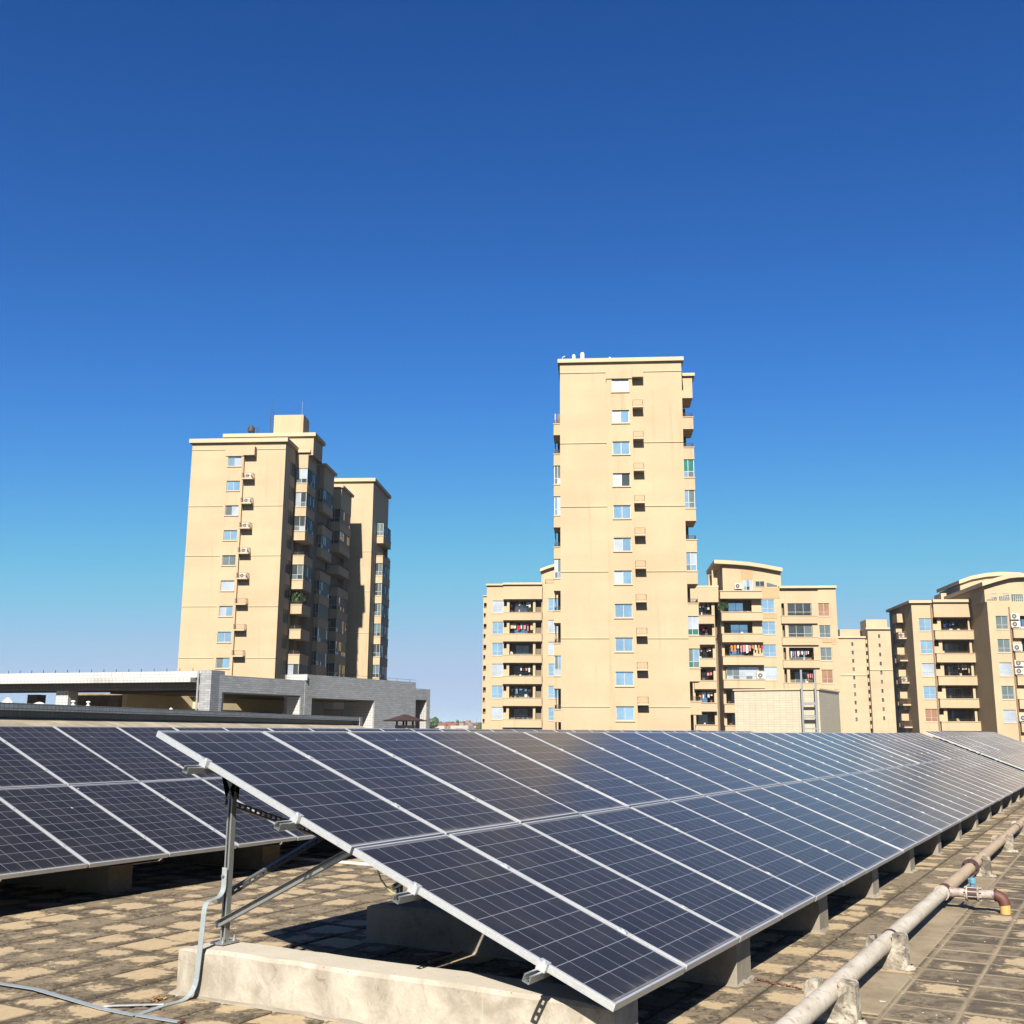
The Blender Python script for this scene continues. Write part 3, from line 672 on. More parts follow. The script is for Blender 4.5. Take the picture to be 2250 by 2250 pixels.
MB().lathe([(.022, 0), (.022, .035), (.036, .04), (.038, .075), (.030, .085), (.012, .09)], (0, -.264, zc + .056), 14).build('valve_neck', 'blue', br, True)
MB().box(-.012, .16, -.272, -.256, zc + .144, zc + .154).build('handle', 'steel_dark', br)
MB().tube([(0, -.322, zc), (0, -.455, zc)], r2, 24).build('pipe_stub', 'flaked', br, True)
el = [(0, -.455, zc)] + [(0, -.455 - .082 * math.sin(a), zc - .082 * (1 - math.cos(a))) for a in [R(d) for d in (15, 30, 45, 60, 75, 90)]]
MB().tube(el, r2 + .009, 24).build('elbow', 'rust', br, True)
MB().tube([(0, -.455, zc), (0, -.475, zc)], r2 + .014, 24).build('elbow_lip', 'rust_band', br, True)
MB().tube([(0, -.537, zc - .078), (0, -.537, -.005)], r2 + .004, 24).build('outlet', 'yellow', br, True)
def saddle(x, label, seed, h=.238):
    r_ = random.Random(seed); t = thing('pipe_saddle', label, 'pipe saddle', (x, PYC, ROOF), r_.uniform(-.05, .05), 'saddles under the water pipe')
    poly = []
    y0, y1 = -.150 + r_.uniform(-.012, .012),   .140 + r_.uniform(-.012, .012); hr, hl = h + r_.uniform(-.012, .012), h - .03 + r_.uniform(-.03, .02)
    poly += [(y0 - .006, -.015), (y0 - .002, .12), (y0 + .002, hr - .015), (y0 + .014, hr)]
    poly += [(-PR - .004, hr + .004)]
    for k in range(9):
        a = math.pi + k * math.pi / 8; poly.append(((PR + .002) * math.cos(a), zc + (PR + .002) * math.sin(a)))
    poly += [(PR + .005, hl), (y1 - .02, hl - .006), (y1, hl - .03), (y1 + .004, .10), (y1 + .006, -.015)]
    mb = MB(); n = len(poly); T = .055
    for tt, k in ((-T, .985), (-T + .012, 1.), (0, 1.0), (T - .012, 1.), (T, .985)):
        mb.v += [(tt + r_.uniform(-.004, .004), p[0] * k + r_.uniform(-.003, .003), p[1] + r_.uniform(-.004, .004)) for p in poly]
    for i in range(4):
        for j in range(n):
            a = i * n + j; b = i * n + (j + 1) % n; mb.f.append((a, a + n, b + n, b))
    # end faces as strips (concave outline): fan per half
    def cap(o, flip):
        L_ = list(range(n)); half = 4 + 5
        left = [0, 1, 2, 3, 4] + [5 + k for k in range(5)]; right = [5 + k for k in range(4, 9)] + list(range(14, n))
        for f in (left, right + []):
            f = [o + i for i in f]
            if f[0] == o: f = f  
            mb.f.append(tuple(f if not flip else f[::-1]))
        q = [o + 0, o + 9, o + n - 1]; mb.f.append(tuple(q if not flip else q[::-1]))
    cap(0, True); cap(4 * n, False)
    mb.build('block', 'saddle', t)
    sk = MB(); N = 20
    for k in range(N):
        a = 2 * math.pi * k / N; cx = T * (1 if math.cos(a) > 0 else -1) * min(1, abs(math.cos(a)) * 1.6); cy = -.025 + .17 * math.sin(a)
        w = r_.uniform(1.12, 1.4)
        sk.v += [(cx * .9, cy * .96, .03), (cx * w * 1.1, -.025 + (cy + .025) * (1 + (w - 1) * .35), -.012)]
    for k in range(N): a, b = 2 * k, 2 * ((k + 1) % N); sk.f.append((a, b, b + 1, a + 1))
    sk.build('mortar_skirt', 'saddle', t)
for k, x in enumerate([1.71, 3.42, 9.23, 12.37, 15.6, 18.8, 22.0, 25.2]):
    saddle(x, f"mottled concrete pipe saddle, {nth(k)} nearest along the water pipe", 200 + k)
# small things
rc = random.Random(5); mb = MB()
x, y = 2.49, -3.20
for k in range(16):
    a0 = Vector((2.49 - .008 * k + rc.uniform(-.004, .004), -3.20 - .022 * k, ROOF + .008)); a1 = a0 + Vector((rc.uniform(-.008, .008), -.024, rc.uniform(-.004, .004)))
    n_ = Vector((1, 0, 0)) if k % 2 else Vector((0, 0, 1))
    ring = [a0 + (a1 - a0) * (.5 + .62 * math.cos(2 * math.pi * q / 8)) + n_ * .007 * math.sin(2 * math.pi * q / 8) for q in range(9)]
    mb.tube(ring, .0032, 5, False)
mb.build('rusty_chain', 'rust', None, True, label='short rusty chain lying between the first footing and the pipe saddle', cat='chain')
MB().box(-.03, .03, -.02, .02, 0, .006).build('paper_scrap', 'paper', None, loc=(2.31, -4.07, ROOF + .003), label='small white scrap on the tiles beside the nearest pipe saddle', cat='scrap').rotation_euler = (.05, .1, .5)
mb = MB()
for k in range(26):
    c = Vector((rc.gauss(0, .03), rc.gauss(0, .02), rc.uniform(.002, .02))); a = rc.uniform(0, 6.3); d = Vector((math.cos(a), math.sin(a), rc.uniform(-.4, .4))) * .012; e = Vector((-d.y, d.x, .004)) * .5
    mb.quad(c - d - e, c + d - e, c + d + e, c - d + e)
mb.build('dry_leaves', 'leaf_dry', None, loc=(.02, -.14, ROOF), label='little heap of dry orange leaves beside the strap at the footing corner', cat='leaves', kind='stuff')
mb = MB()
for k in range(200):
    x, y = rc.uniform(-.4, 8), rc.choice([rc.uniform(-.2, 3.0), rc.uniform(-5.6, -3.3)])
    s_ = rc.uniform(.002, .005)
    mb.box(x - s_, x + s_ * rc.uniform(.5, 1.5), y - s_, y + s_, ROOF - .001, ROOF + s_ * 1.1)
mb.build('grit', 'beam', roof, kind='stuff')

# ================================================================== BUILDINGS
BA = R(24.7)
B2 = Vector((math.cos(BA), math.sin(BA), 0)); B1 = Vector((math.sin(BA), -math.cos(BA), 0))
BR = math.atan2(B1.y, B1.x)
brnd = random.Random(21)
class Bld:
    """local frame: x along the facade to the right, y away from the viewer, z up from the ground"""
    def __init__(s, name, label, ref, D, cat='building', group=None):
        s.D = D; s.a0 = 0; s.a0 = s.at(*ref)[0]
        base = CC + B1 * s.a0 + B2 * D
        s.root = thing(name, label, cat, (base.x, base.y, GROUND), BR, group)
    def at(s, px, py, b=0.):
        d = ray(px, py); t = (s.D + b) / d.dot(B2)
        return t * d.dot(B1) - s.a0, CC.z + t * d.z - GROUND
    def world(s, a, b, z): return CC + B1 * (s.a0 + a) + B2 * (s.D + b) + Vector((0, 0, GROUND + z - CC.z))
def cropf(ox, oy, k): return lambda x, y: (ox + x / k, oy + y / k)
c11 = cropf(370, 860, 3.018); c13 = cropf(1040, 760, 3.715); c14 = cropf(1040, 1200, 3.715); c15 = cropf(1480, 1200, 4.6); c16 = cropf(1830, 1240, 4.6)

def holed(mb, a0, a1, z0, z1, b, holes, lining=None):
    """front sheet with openings; holes: (a0, a1, z0, z1, depth, back)"""
    mb0 = mb
    xs = sorted({a0, a1, *[h[0] for h in holes], *[h[1] for h in holes]}); zs = sorted({z0, z1, *[h[2] for h in holes], *[h[3] for h in holes]})
    xs = [x for x in xs if a0 <= x <= a1]; zs = [z for z in zs if z0 <= z <= z1]
    for j in range(len(zs) - 1):
        zc_ = (zs[j] + zs[j + 1]) / 2; run = None
        for i in range(len(xs)):
            solid = i < len(xs) - 1 and not any(h[0] < (xs[i] + xs[i + 1]) / 2 < h[1] and h[2] < zc_ < h[3] for h in holes)
            if solid and run is None: run = xs[i]
            if not solid and run is not None:
                mb.quad((run, b, zs[j]), (xs[i], b, zs[j]), (xs[i], b, zs[j + 1]), (run, b, zs[j + 1])); run = None
    for (h0, h1, y0, y1, d, back) in holes:
        mb = lining if lining is not None and back else mb0
        mb.quad((h0, b, y0), (h0, b + d, y0), (h0, b + d, y1), (h0, b, y1)); mb.quad((h1, b, y1), (h1, b + d, y1), (h1, b + d, y0), (h1, b, y0))
        mb.quad((h0, b, y0), (h1, b, y0), (h1, b + d, y0), (h0, b + d, y0)); mb.quad((h0, b + d, y1), (h1, b + d, y1), (h1, b, y1), (h0, b, y1))
        if back: mb.quad((h0, b + d, y0), (h1, b + d, y0), (h1, b + d, y1), (h0, b + d, y1))
def block(root, a0, a1, b0, b1, z0, z1, holes=(), mat='wall', name='wall'):
    mb = MB(); ln = MB(); holed(mb, a0, a1, z0, z1, b0, list(holes), ln); mb.box(a0, a1, b0, b1, z0, z1, 'fb')
    if ln.f: ln.build('recess_lining', 'inner_shade', root)
    return mb.build(name, mat, root)
def window(root, a0, a1, z0, z1, b, n=2, trans=0., panes=('glass_sky',), fr='frame_w', side=None, t=.05, open_i=None):
    """side None: faces the viewer at depth b. side 'r'/'l': on a wall x=b facing right/left, a0..a1 then runs along y"""
    mb = MB(); P_ = []
    def B(u0, u1, w0, w1, d0, d1, m):
        if side is None: m.box(u0, u1, b + d0, b + d1, w0, w1)
        else:
            s_ = 1 if side == 'l' else -1; m.box(b + s_ * d0, b + s_ * d1, u0, u1, w0, w1)
    B(a0, a1, z0, z0 + t, -.02, .04, mb); B(a0, a1, z1 - t, z1, -.02, .04, mb); B(a0, a0 + t, z0 + t, z1 - t, -.02, .04, mb); B(a1 - t, a1, z0 + t, z1 - t, -.02, .04, mb)
    for k in range(1, n):
        x = a0 + (a1 - a0) * k / n; B(x - t * .45, x + t * .45, z0 + t, z1 - t, -.025, .04, mb)
    if trans: zt = z0 + (z1 - z0) * trans; B(a0 + t, a1 - t, zt - t * .45, zt + t * .45, -.022, .04, mb)
    f = mb.build('window', fr, root)
    for k in range(n):
        u0 = a0 + (a1 - a0) * k / n + t * .4; u1 = a0 + (a1 - a0) * (k + 1) / n - t * .4
        segs = [(z0 + t * .8, z1 - t * .8)] if not trans else [(z0 + t * .8, zt), (zt, z1 - t * .8)]
        for (w0, w1) in segs:
            m = MB(); off = brnd.uniform(0, .006)
            B(u0, u1, w0, w1, .006 + off, .014 + off, m); m.build('pane', 'glass_dark' if open_i == k else brnd.choice(panes), f)
    return f
def coping(root, a0, a1, b0, b1, z, t=.22, o=.3, mat='trim', name='roof_slab'):
    return MB().box(a0 - o, a1 + o, b0 - o, b1 + o, z, z + t).build(name, mat, root)
def railing(root, a0, a1, b0, b1, z, h, mat='rail', n=8, name='railing', lines=0):
    mb = MB(); r = .018
    for zz in (z + h - .03, z + .05): mb.box(a0, a1, b0, b0 + .03, zz, zz + .035); mb.box(a0, a0 + .03, b0 + .03, b1, zz, zz + .035); mb.box(a1 - .03, a1, b0 + .03, b1, zz, zz + .035)
    for k in range(lines): zz = z + h * (k + 1) / (lines + 1); mb.box(a0, a1, b0, b0 + .025, zz, zz + .025)
    for k in range(n + 1):
        x = a0 + .005 + (a1 - a0 - .03) * k / n; mb.box(x, x + .02, b0 + .004, b0 + .024, z + .085, z + h - .03)
    m = max(2, int(n * (b1 - b0) / max(.1, a1 - a0)))
    for k in range(1, m + 1):
        y = b0 + (b1 - b0 - .03) * k / m
        for x in (a0 + .004, a1 - .024): mb.box(x, x + .02, y, y + .02, z + .085, z + h - .03)
    return mb.build(name, mat, root)
# ---- air conditioner units: one shape, copied
acb = MB().cbox(-.42, .42, -.16, .16, .06, .64, .015); acb.box(-.36, -.30, -.15, .15, 0, .06); acb.box(.30, .36, -.15, .15, 0, .06)
AC_BODY = acb.mesh('casing'); AC_BODY.materials.append(M['ac'])
agm = MB(); agm.tube([(-.10, -.158, .35), (-.10, -.172, .35)], .235, 20)
AC_GRILL = agm.mesh('fan_grille'); AC_GRILL.materials.append(M['ac_dark'])
ahm = MB().tube([(-.10, -.168, .35), (-.10, -.180, .35)], .07, 12)
for k in range(6):
    a = k * math.pi / 3; ahm.box(-.10 - .006, -.10 + .006, -.180, -.176, .35 - .23, .35 + .23); ahm.rot(a, 'Y', (-.10, 0, .35), len(ahm.v) - 8)
AC_HUB = ahm.mesh('fan_hub'); AC_HUB.materials.append(M['ac'])
def aircon(bl, a, b, z, label, s=1., turn=0):
    p = bl.world(a, b, z); t = thing('air_conditioner', label, 'air conditioner', p, BR + turn, 'air conditioner units on the buildings')
    t.scale = (s, s, s); place('casing', AC_BODY, None, t); g_ = place('fan_grille', AC_GRILL, None, t); place('fan_hub', AC_HUB, None, g_)
    return t
def laundry(bl, a0, a1, b, z, label, cols, n, seed, hmax=.9, hmin=.35):
    r_ = random.Random(seed); t = thing('laundry', label, 'laundry', bl.world((a0 + a1) / 2, b, z - 1.), BR, 'laundry hung on balconies')
    w = (a1 - a0)
    MB().tube([(-w / 2, 0, 1), (w / 2, 0, 1)], .012, 6).build('line', 'rail', t)
    for k in range(n):
        x = -w / 2 + w * (k + .5) / n + r_.uniform(-.05, .05); gw = w / n * r_.uniform(.28, .5); h = r_.uniform(hmin, hmax); y = r_.uniform(-.06, .06)
        mb = MB(); typ = r_.random(); zt = .99
        if typ < .5:      # shirt: body with sleeves
            pts = [(x - gw * .7, zt - .0), (x + gw * .7, zt), (x + gw * 1.1, zt - .28), (x + gw * .75, zt - .32), (x + gw * .7, zt - h), (x - gw * .7, zt - h), (x - gw * .75, zt - .32), (x - gw * 1.1, zt - .28)]
        elif typ < .75:   # trousers
            pts = [(x - gw * .6, zt), (x + gw * .6, zt), (x + gw * .65, zt - h), (x + gw * .15, zt - h), (x, zt - .25), (x - gw * .15, zt - h), (x - gw * .65, zt - h)]
        else: pts = [(x - gw, zt), (x + gw, zt), (x + gw * .95, zt - h * .9), (x - gw * .97, zt - h)]
        mb.prism(pts, 1, y - .012, y + .012); mb.build('garment', 'cloth_' + r_.choice(cols), t)
    return t
def leafy(bl, a, b, z, rx, rz, label, seed, n=130, long=.16, cat='plant'):
    r_ = random.Random(seed); t = thing('potted_plant', label, cat, bl.world(a, b, z), BR, 'plants on balconies')
    MB().lathe([(.13, 0), (.18, .26), (.15, .26), (.13, .20)], (0, 0, 0), 12).build('pot', 'rust', t)
    mb = MB()
    for k in range(n):
        d = Vector((r_.gauss(0, .5), r_.gauss(0, .35), r_.gauss(0, .5))); 
        if d.length > 1: d.normalize()
        c = Vector((d.x * rx, d.y * rx * .7, .3 + rz * .5 + d.z * rz * .55)); u = Vector((r_.uniform(-1, 1), r_.uniform(-1, 1), r_.uniform(-1, 1))).normalized(); w = u.cross(Vector((.3, .8, .5))).normalized()
        mb.quad(c - u * long, c - w * long * .3, c + u * long, c + w * long * .3)
    mb.build('leaves', 'leaf', t); MB().tube([(0, 0, .2), (.02, 0, .3 + rz * .5)], .025, 6).build('stem', 'tank', t)

def tower_front(bl, nwin, wa0, wa1, wz0, wh, pitch, bay_l, bay_r, ac_r, zheader, panes, railmat, acs, tname, left_of, right_of, z_extra, wins_open=()):
    """proud window bay, ledges for air conditioners beside it, a header box on top"""
    r = bl.root; prd = .34
    zt0 = wz0 + wh
    zb = wz0 - pitch * (nwin + 4)
    holes = [(wa0, wa1, wz0 - pitch * k, wz0 + wh - pitch * k, .22, False) for k in range(nwin)]
    mb = MB(); holed(mb, bay_l, bay_r, zb, zheader - .0, -prd, holes); mb.box(bay_l, bay_r, -prd, -.003, zb, zheader, 'fbk'); mb.build('window_bay', 'wall', r)
    MB().box(bay_l - .06, ac_r + .05, -prd - .10, -prd - .004, zt0 + .03, zheader + .28).box(bay_r + .004, ac_r + .048, -.86, -.004, zt0 + .03, zheader + .276).build('header_box', 'wall', r)
    for k in range(nwin):
        z0 = wz0 - pitch * k
        window(r, wa0, wa1, z0, z0 + wh, -prd + .17, 2, 0, panes, 'frame_w', open_i=wins_open.get(k) if wins_open else None)
        MB().box(wa0 - .08, wa1 + .08, -prd - .10, -prd + .02, z0 - .12, z0 - .003).build('window_sill', 'trim', r)
        if k:
            zl = z0 + wh + .08
            MB().box(bay_r + .004, ac_r, -.92, -.004, zl, zl + .14).build('ledge', 'trim', r)
            railing(r, bay_r + .02, ac_r - .02, -.90, -.01, zl + .14, .62, railmat, 9)
            if k in acs: aircon(bl, (bay_r + ac_r) / 2 + .02, -.42, zl + .145, f"air conditioner on the ledge {nth(k - 1)} from the top of the {tname}", .92)
def bands(bl, a0, a1, b, zs, bay):
    for z in zs:
        for (u0, u1) in ((a0, bay[0]), (bay[1], a1)):
            MB().box(u0, u1, b - .075, b + .01, z - .03, z + .05).build('string_course', 'trim', bl.root)
def stack(bl, a0, a1, b0, b1, ztop, n, pitch, ph, styles, core, panes, frames='frame_w', side_panes=None):
    """stacked balconies: parapet boxes with open or glazed storeys between; core = x of the wall behind"""
    r = bl.root
    cw = (a1 - a0) * .62; zlo, zhi = ztop - pitch * (n - 1) - ph, ztop + pitch - ph
    MB().box(a0 + .01 if core < (a0 + a1) / 2 else a1 - cw, a0 + cw if core < (a0 + a1) / 2 else a1 - .01, b1 - .3, b1 - .07, zlo, zhi - .1).build('balcony_back_wall', 'inner_shade', r)
    for k in range(n):
        zt = ztop - pitch * k; stl = styles[k % len(styles)]
        mb = MB(); mb.box(a0, a1, b0, b1, zt - ph, zt); mb.box(a0 - .06, a1 + .06, b0 - .06, b1 + .06, zt - .003, zt + .10); mb.box(a0 - .03, a1 + .03, b0 - .03, b1 + .03, zt - ph - .07, zt - ph + .0)
        mb.build('balcony_parapet', 'wall', r)
        zo0, zo1 = zt + .10, zt + pitch - ph - .07
        if stl == 'g':
            if b1 - b0 > .5: 
                window(r, a0 + .05, a1 - .05, zo0, zo1, b0 + .08, max(2, int((a1 - a0) / .7)), .32, panes, frames)
                window(r, b0 + .12, b1 - .05, zo0, zo1, a1 - .06 if core < a1 else a0 + .06, max(2, int((b1 - b0) / .8)), .32, side_panes or panes, 'frame_d' if side_panes else frames, 'r' if core < a1 - .3 else 'l')  # with side_panes, flank shade is put into pane and frame colour
        else:
            if stl == 'o': railing(r, a0 + .06, a1 - .06, b0 + .05, b1 - .05, zt + .10, .38, 'rail', 7, lines=2)
            MB().box(a0 + .0, a0 + .12, b1 - .2, b1 - .02, zo0, zo1).build('pillar', 'wall', r)

# ------------------------------------------------------------------ central tower
ct = Bld('apartment_tower', 'tall cream apartment tower, tallest building in the middle', (1365, 1600), 100)
cl, cr_ = ct.at(1231.5, 1200)[0], ct.at(1507.5, 1200)[0]
ztop = ct.at(*c13(1200, 135))[1]; wz0 = ct.at(*c13(1200, 382))[1]; wh = 1.27
wa0, wa1 = ct.at(*c13(1132, 500))[0], ct.at(*c13(1270, 500))[0]
block(ct.root, cl, cr_, 0, 11.5, 0, ztop, name='wall')
tower_front(ct, 11, wa0, wa1, wz0, wh, 3.114, ct.at(*c13(1088, 500))[0], ct.at(*c13(1298, 500))[0], ct.at(*c13(1384, 500))[0], ct.at(*c13(1200, 196))[1] - .25,
            ('glass_sky', 'glass_sky', 'glass_sky', 'glass_pale'), 'rail_tan', (), 'central tower', 0, 0, 0, {3: 1})
zt0 = wz0 + wh
bands(ct, cl, cr_, 0, [ct.at(*c13(800, 222))[1]] + [zt0 - 3.114 * 2 * k - .05 for k in range(1, 6)], (ct.at(*c13(1086, 500))[0], ct.at(*c13(1386, 500))[0]))
MB().box(cl - .22, cr_ + .22, -.30, 11.9, ztop, ztop + .38).build('roof_slab', 'trim', ct.root)
MB().box(cl + .3, cr_ - .3, .3, 11.2, ztop + .38, ztop + .42).build('roof_deck', 'roofing', ct.root)
for (cx, top, w) in ((820, 72, .36), (890, 55, .42), (1114, 92, .24)):
    a, z = ct.at(*c13(cx, top), 1.5); 
    MB().lathe([(w * .55, 0), (w * .55, .1), (w * .5, .12), (w * .5, z - ztop - .5), (w * .3, z - ztop - .38)], (a, 1.5, ztop + .38), 12).build('vent_stack', 'white', ct.root, True)
a, z = ct.at(*c13(728, 95), 1.0); MB().tube([(a, 1, ztop + .6), (a, 1, z), (a + .25, 1, z + .12)], .05, 6).build('bent_vent', 'white', ct.root)
# balcony stacks on both flanks
sl0 = ct.at(*c13(656, 900), 3.2)[0]
stack(ct, sl0, cl + .02, 3.2, 6.4, ct.at(*c13(680, 640), 3.2)[1], 11, 3.114, 1.05, ['o', 'o', 'g', 'g', 'o', 'g', 'o', 'o', 'g', 'o', 'o'], cl + .02, ('glass_pale', 'glass_mid', 'glass_sky'))
sr1 = ct.at(*c13(1792, 500), 2.6)[0]
stack(ct, cr_ - .02, sr1, 2.6, 6.0, ct.at(*c13(1750, 585), 2.6)[1] , 12, 3.06, 1.1, ['o', 'o', 'g', 'g', 'o', 'g', 'o', 'g', 'g', 'o', 'o', 'g'], cr_ - .02, ('glass_green', 'glass_mid', 'glass_sky', 'glass_pale'))
a, z = ct.at(*c13(1750, 250), 2.6); zb_ = ct.at(*c13(1750, 425), 2.6)[1]
MB().box(cr_ - .02, sr1, 2.6, 6.0, zb_, z).build('balcony_head', 'wall', ct.root); MB().box(cr_ - .01, sr1 + .25, 2.35, 6.2, z, z + .3).build('canopy', 'trim', ct.root)
# rear core that the flanking balconies belong to
block(ct.root, cl + .3, cr_ - .3, 11.5, 24, 0, ztop - 3, name='rear_wall')

# ------------------------------------------------------------------ left tower
lt = Bld('apartment_tower', 'cream apartment tower at left with stepped roof and dark shaded flank', (500, 1480), 124)
ll, lr = lt.at(*c11(110, 1105))[0], lt.at(*c11(743, 1105))[0]
ztop = lt.at(*c11(450, 342))[1]; wz0 = lt.at(*c11(440, 500))[1]; wh = 1.22
wa0 = lt.at(*c11(370, 996))[0]; wa1 = lt.at(*c11(458, 996))[0]
b_r = lt.at(*c11(470, 1000), -.34)[0]; a_r = lt.at(*c11(540, 1000), -.6)[0]
block(lt.root, ll, lr, 0, 4.5, 0, ztop)
tower_front(lt, 9, wa0, wa1, wz0, wh, 3.0406, wa0 - .28, b_r, a_r, lt.at(*c11(450, 378))[1] - .25, ('glass_sky', 'glass_mid', 'glass_pale', 'glass_sky'), 'rail_tan', (1, 2, 3, 4, 5), 'left tower', 0, 0, 0)
zt0 = wz0 + wh
bands(lt, ll, lr, 0, [lt.at(*c11(300, 388))[1]] + [zt0 - 3.0406 * 2 * k - .02 for k in range(1, 5)], (wa0 - .3, a_r + .02))
MB().box(ll - .3, lr + .3, -.4, 4.7, ztop, ztop + .5).build('roof_slab', 'trim', lt.root)
for k in range(9):       # flank windows of the front slab, shade put into glass and frame colour
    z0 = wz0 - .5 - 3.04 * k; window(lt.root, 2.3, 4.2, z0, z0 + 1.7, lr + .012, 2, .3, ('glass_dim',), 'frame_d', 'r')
# middle body behind, with penthouse storey
pz = lt.at(*c11(700, 303), 4.5)[1]; pl, pr = lt.at(*c11(380, 320), 4.5)[0], lt.at(*c11(962, 360), 4.5)[0]
mz = lt.at(*c11(900, 408), 4.5)[1]
b1l, b1r = lr + .1, lt.at(*c11(905, 960), 4.5)[0]
block(lt.root, ll + .4, lr - .25, 4.5, 31, 0, mz - .3, name='wall')
block(lt.root, pl, pr, 4.52, 9.0, mz - .28, pz, name='penthouse_wall')
MB().box(pl - .3, pr + .3, 4.2, 9.3, pz, pz + .45).build('roof_slab', 'trim', lt.root)
zc0 = pz + .45; hl, hr = lt.at(*c11(700, 200), 6.)[0], lt.at(*c11(895, 200), 6.)[0]; hz = lt.at(*c11(800, 156), 6.)[1]
MB().box(hl, hr, 6, 8.8, zc0 + .35, hz).box(hl + .4, hr - .4, 6.2, 8.6, zc0, zc0 + .35).build('lift_housing', 'wall', lt.root)
a, z = lt.at(*c11(890, 66), 7.); MB().tube([(a, 7, hz), (a, 7, z)], .035, 6).build('antenna', 'galv', lt.root)
mb = MB(); a = hl - .28
for x in (a - .2, a + .2): mb.box(x - .03, x + .03, 6.05, 6.10, zc0, hz + .5)
for k in range(12): mb.box(a - .2, a + .2, 6.06, 6.09, zc0 + .25 + k * .42, zc0 + .29 + k * .42)
mb.build('roof_ladder', 'rail', lt.root)
a, z = lt.at(*c11(551, 225), 5.2); tk = thing('water_tank', 'dark brown water tank on the left tower roof', 'water tank', lt.world(a, 5.2, pz + .45), BR)
hgt = z - pz - .45
MB().lathe([(.42, .45), (.44, .5), (.44, hgt - .32), (.32, hgt - .2), (.18, hgt - .15), (.18, hgt)], (0, 0, 0), 18).build('tank', 'tank', tk, True)
mb = MB()
for q in range(4): a_ = q * math.pi / 2 + .7; mb.box(.36 * math.cos(a_) - .04, .36 * math.cos(a_) + .04, .36 * math.sin(a_) - .04, .36 * math.sin(a_) + .04, 0, .45)
mb.build('stand', 'rail', tk); mb = MB()
for x in (.65, .95): mb.box(x, x + .05, -.1, -.05, -.3, 1.0)
for k in range(5): mb.box(.65, 1.0, -.09, -.06, -.1 + .25 * k, -.06 + .25 * k)
mb.build('ladder', 'rail', tk)
# balcony bays stepping out along the shaded flank
def core_bay(a0, a1, b0, b1, zt, name='bay_core'): return MB().box(a0, a1, b0, b1, 0, zt).build(name, 'inner_shade', lt.root)
z1 = lt.at(*c11(890, 612), 4.5)[1]
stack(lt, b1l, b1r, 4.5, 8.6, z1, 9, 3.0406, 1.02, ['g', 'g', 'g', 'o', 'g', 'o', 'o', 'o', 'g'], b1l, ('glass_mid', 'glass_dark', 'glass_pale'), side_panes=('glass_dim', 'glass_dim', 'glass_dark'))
core_bay(lr - .2, b1l + .25, 6.2, 8.4, mz - .4)
MB().box(b1l - .1, b1r, 4.5, 8.6, z1 + 3.04 - 1.02, mz).build('bay_head', 'wall', lt.root); MB().box(b1l - .3, b1r + .3, 4.2, 8.9, mz, mz + .35).build('bay_roof', 'trim', lt.root)
b2r = lt.at(*c11(1028, 700), 12)[0]; mz2 = lt.at(*c11(1010, 497), 12)[1]
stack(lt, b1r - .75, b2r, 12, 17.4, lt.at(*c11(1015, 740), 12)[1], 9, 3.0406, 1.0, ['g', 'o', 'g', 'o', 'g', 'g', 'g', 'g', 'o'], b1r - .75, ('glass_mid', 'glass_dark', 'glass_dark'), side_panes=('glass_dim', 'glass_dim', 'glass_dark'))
core_bay(lr - .2, b1r - .5, 8.8, 18.5, mz2 - .4)
MB().box(b1r - .75, b2r, 12, 17.4, lt.at(*c11(1015, 740), 12)[1] + 2., mz2).build('bay_head', 'wall', lt.root); MB().box(b1r - 1., b2r + .3, 11.7, 17.8, mz2, mz2 + .35).build('bay_roof', 'trim', lt.root)
b3r = lt.at(*c11(1140, 900), 20)[0]; mz3 = lt.at(*c11(1115, 640), 20)[1]
stack(lt, b2r - 1.3, b3r, 20, 26.2, lt.at(*c11(1110, 870), 20)[1], 9, 3.0406, 1.0, ['g', 'g', 'o', 'o', 'g', 'g', 'g', 'g', 'o'], b2r - 1.3, ('glass_mid', 'glass_dark', 'glass_dark'), side_panes=('glass_dim', 'glass_dim', 'glass_dark'))
core_bay(lr - .2, b2r - .9, 18.6, 30.9, mz3 - .2)
MB().box(b2r - 1.3, b3r, 20, 26.2, lt.at(*c11(1110, 870), 20)[1] + 2., mz3).build('bay_head', 'wall', lt.root); MB().box(b2r - 1.5, b3r + .3, 19.7, 26.5, mz3, mz3 + .35).build('bay_roof', 'trim', lt.root)
# rear slab catching the sun beside the flank
rl, rr_, rz = lr - 6, lt.at(*c11(1348, 1000), 31)[0], lt.at(*c11(1250, 600), 31)[1]
block(lt.root, rl, rr_, 31, 43, 0, rz, name='rear_wall'); MB().box(rl, rr_ + .35, 30.6, 43.4, rz, rz + .5).build('roof_slab', 'trim', lt.root)
for yy in (1060, 1325, 1600):
    z = lt.at(*c11(1300, yy), 31)[1]; MB().box(rl, rr_, 30.94, 31.01, z - .07, z + .07).build('string_course', 'trim', lt.root)
rs1 = lt.at(*c11(1425, 1000), 34)[0]
stack(lt, rr_ - .02, rs1, 34, 40, lt.at(*c11(1400, 960), 34)[1], 8, 3.0406, 1.0, ['g', 'o', 'g', 'g', 'g', 'g', 'g', 'g'], rr_ - .02, ('glass_mid', 'glass_dark', 'glass_sky'), side_panes=('glass_dim', 'glass_dim', 'glass_dark'))
leafy(lt, (b1l + b1r) / 2, 5.2, z1 - 3.0406 * 5 + .1, .95, 1.1, 'bushy green palm on a balcony of the left tower', 3, 170, .30)

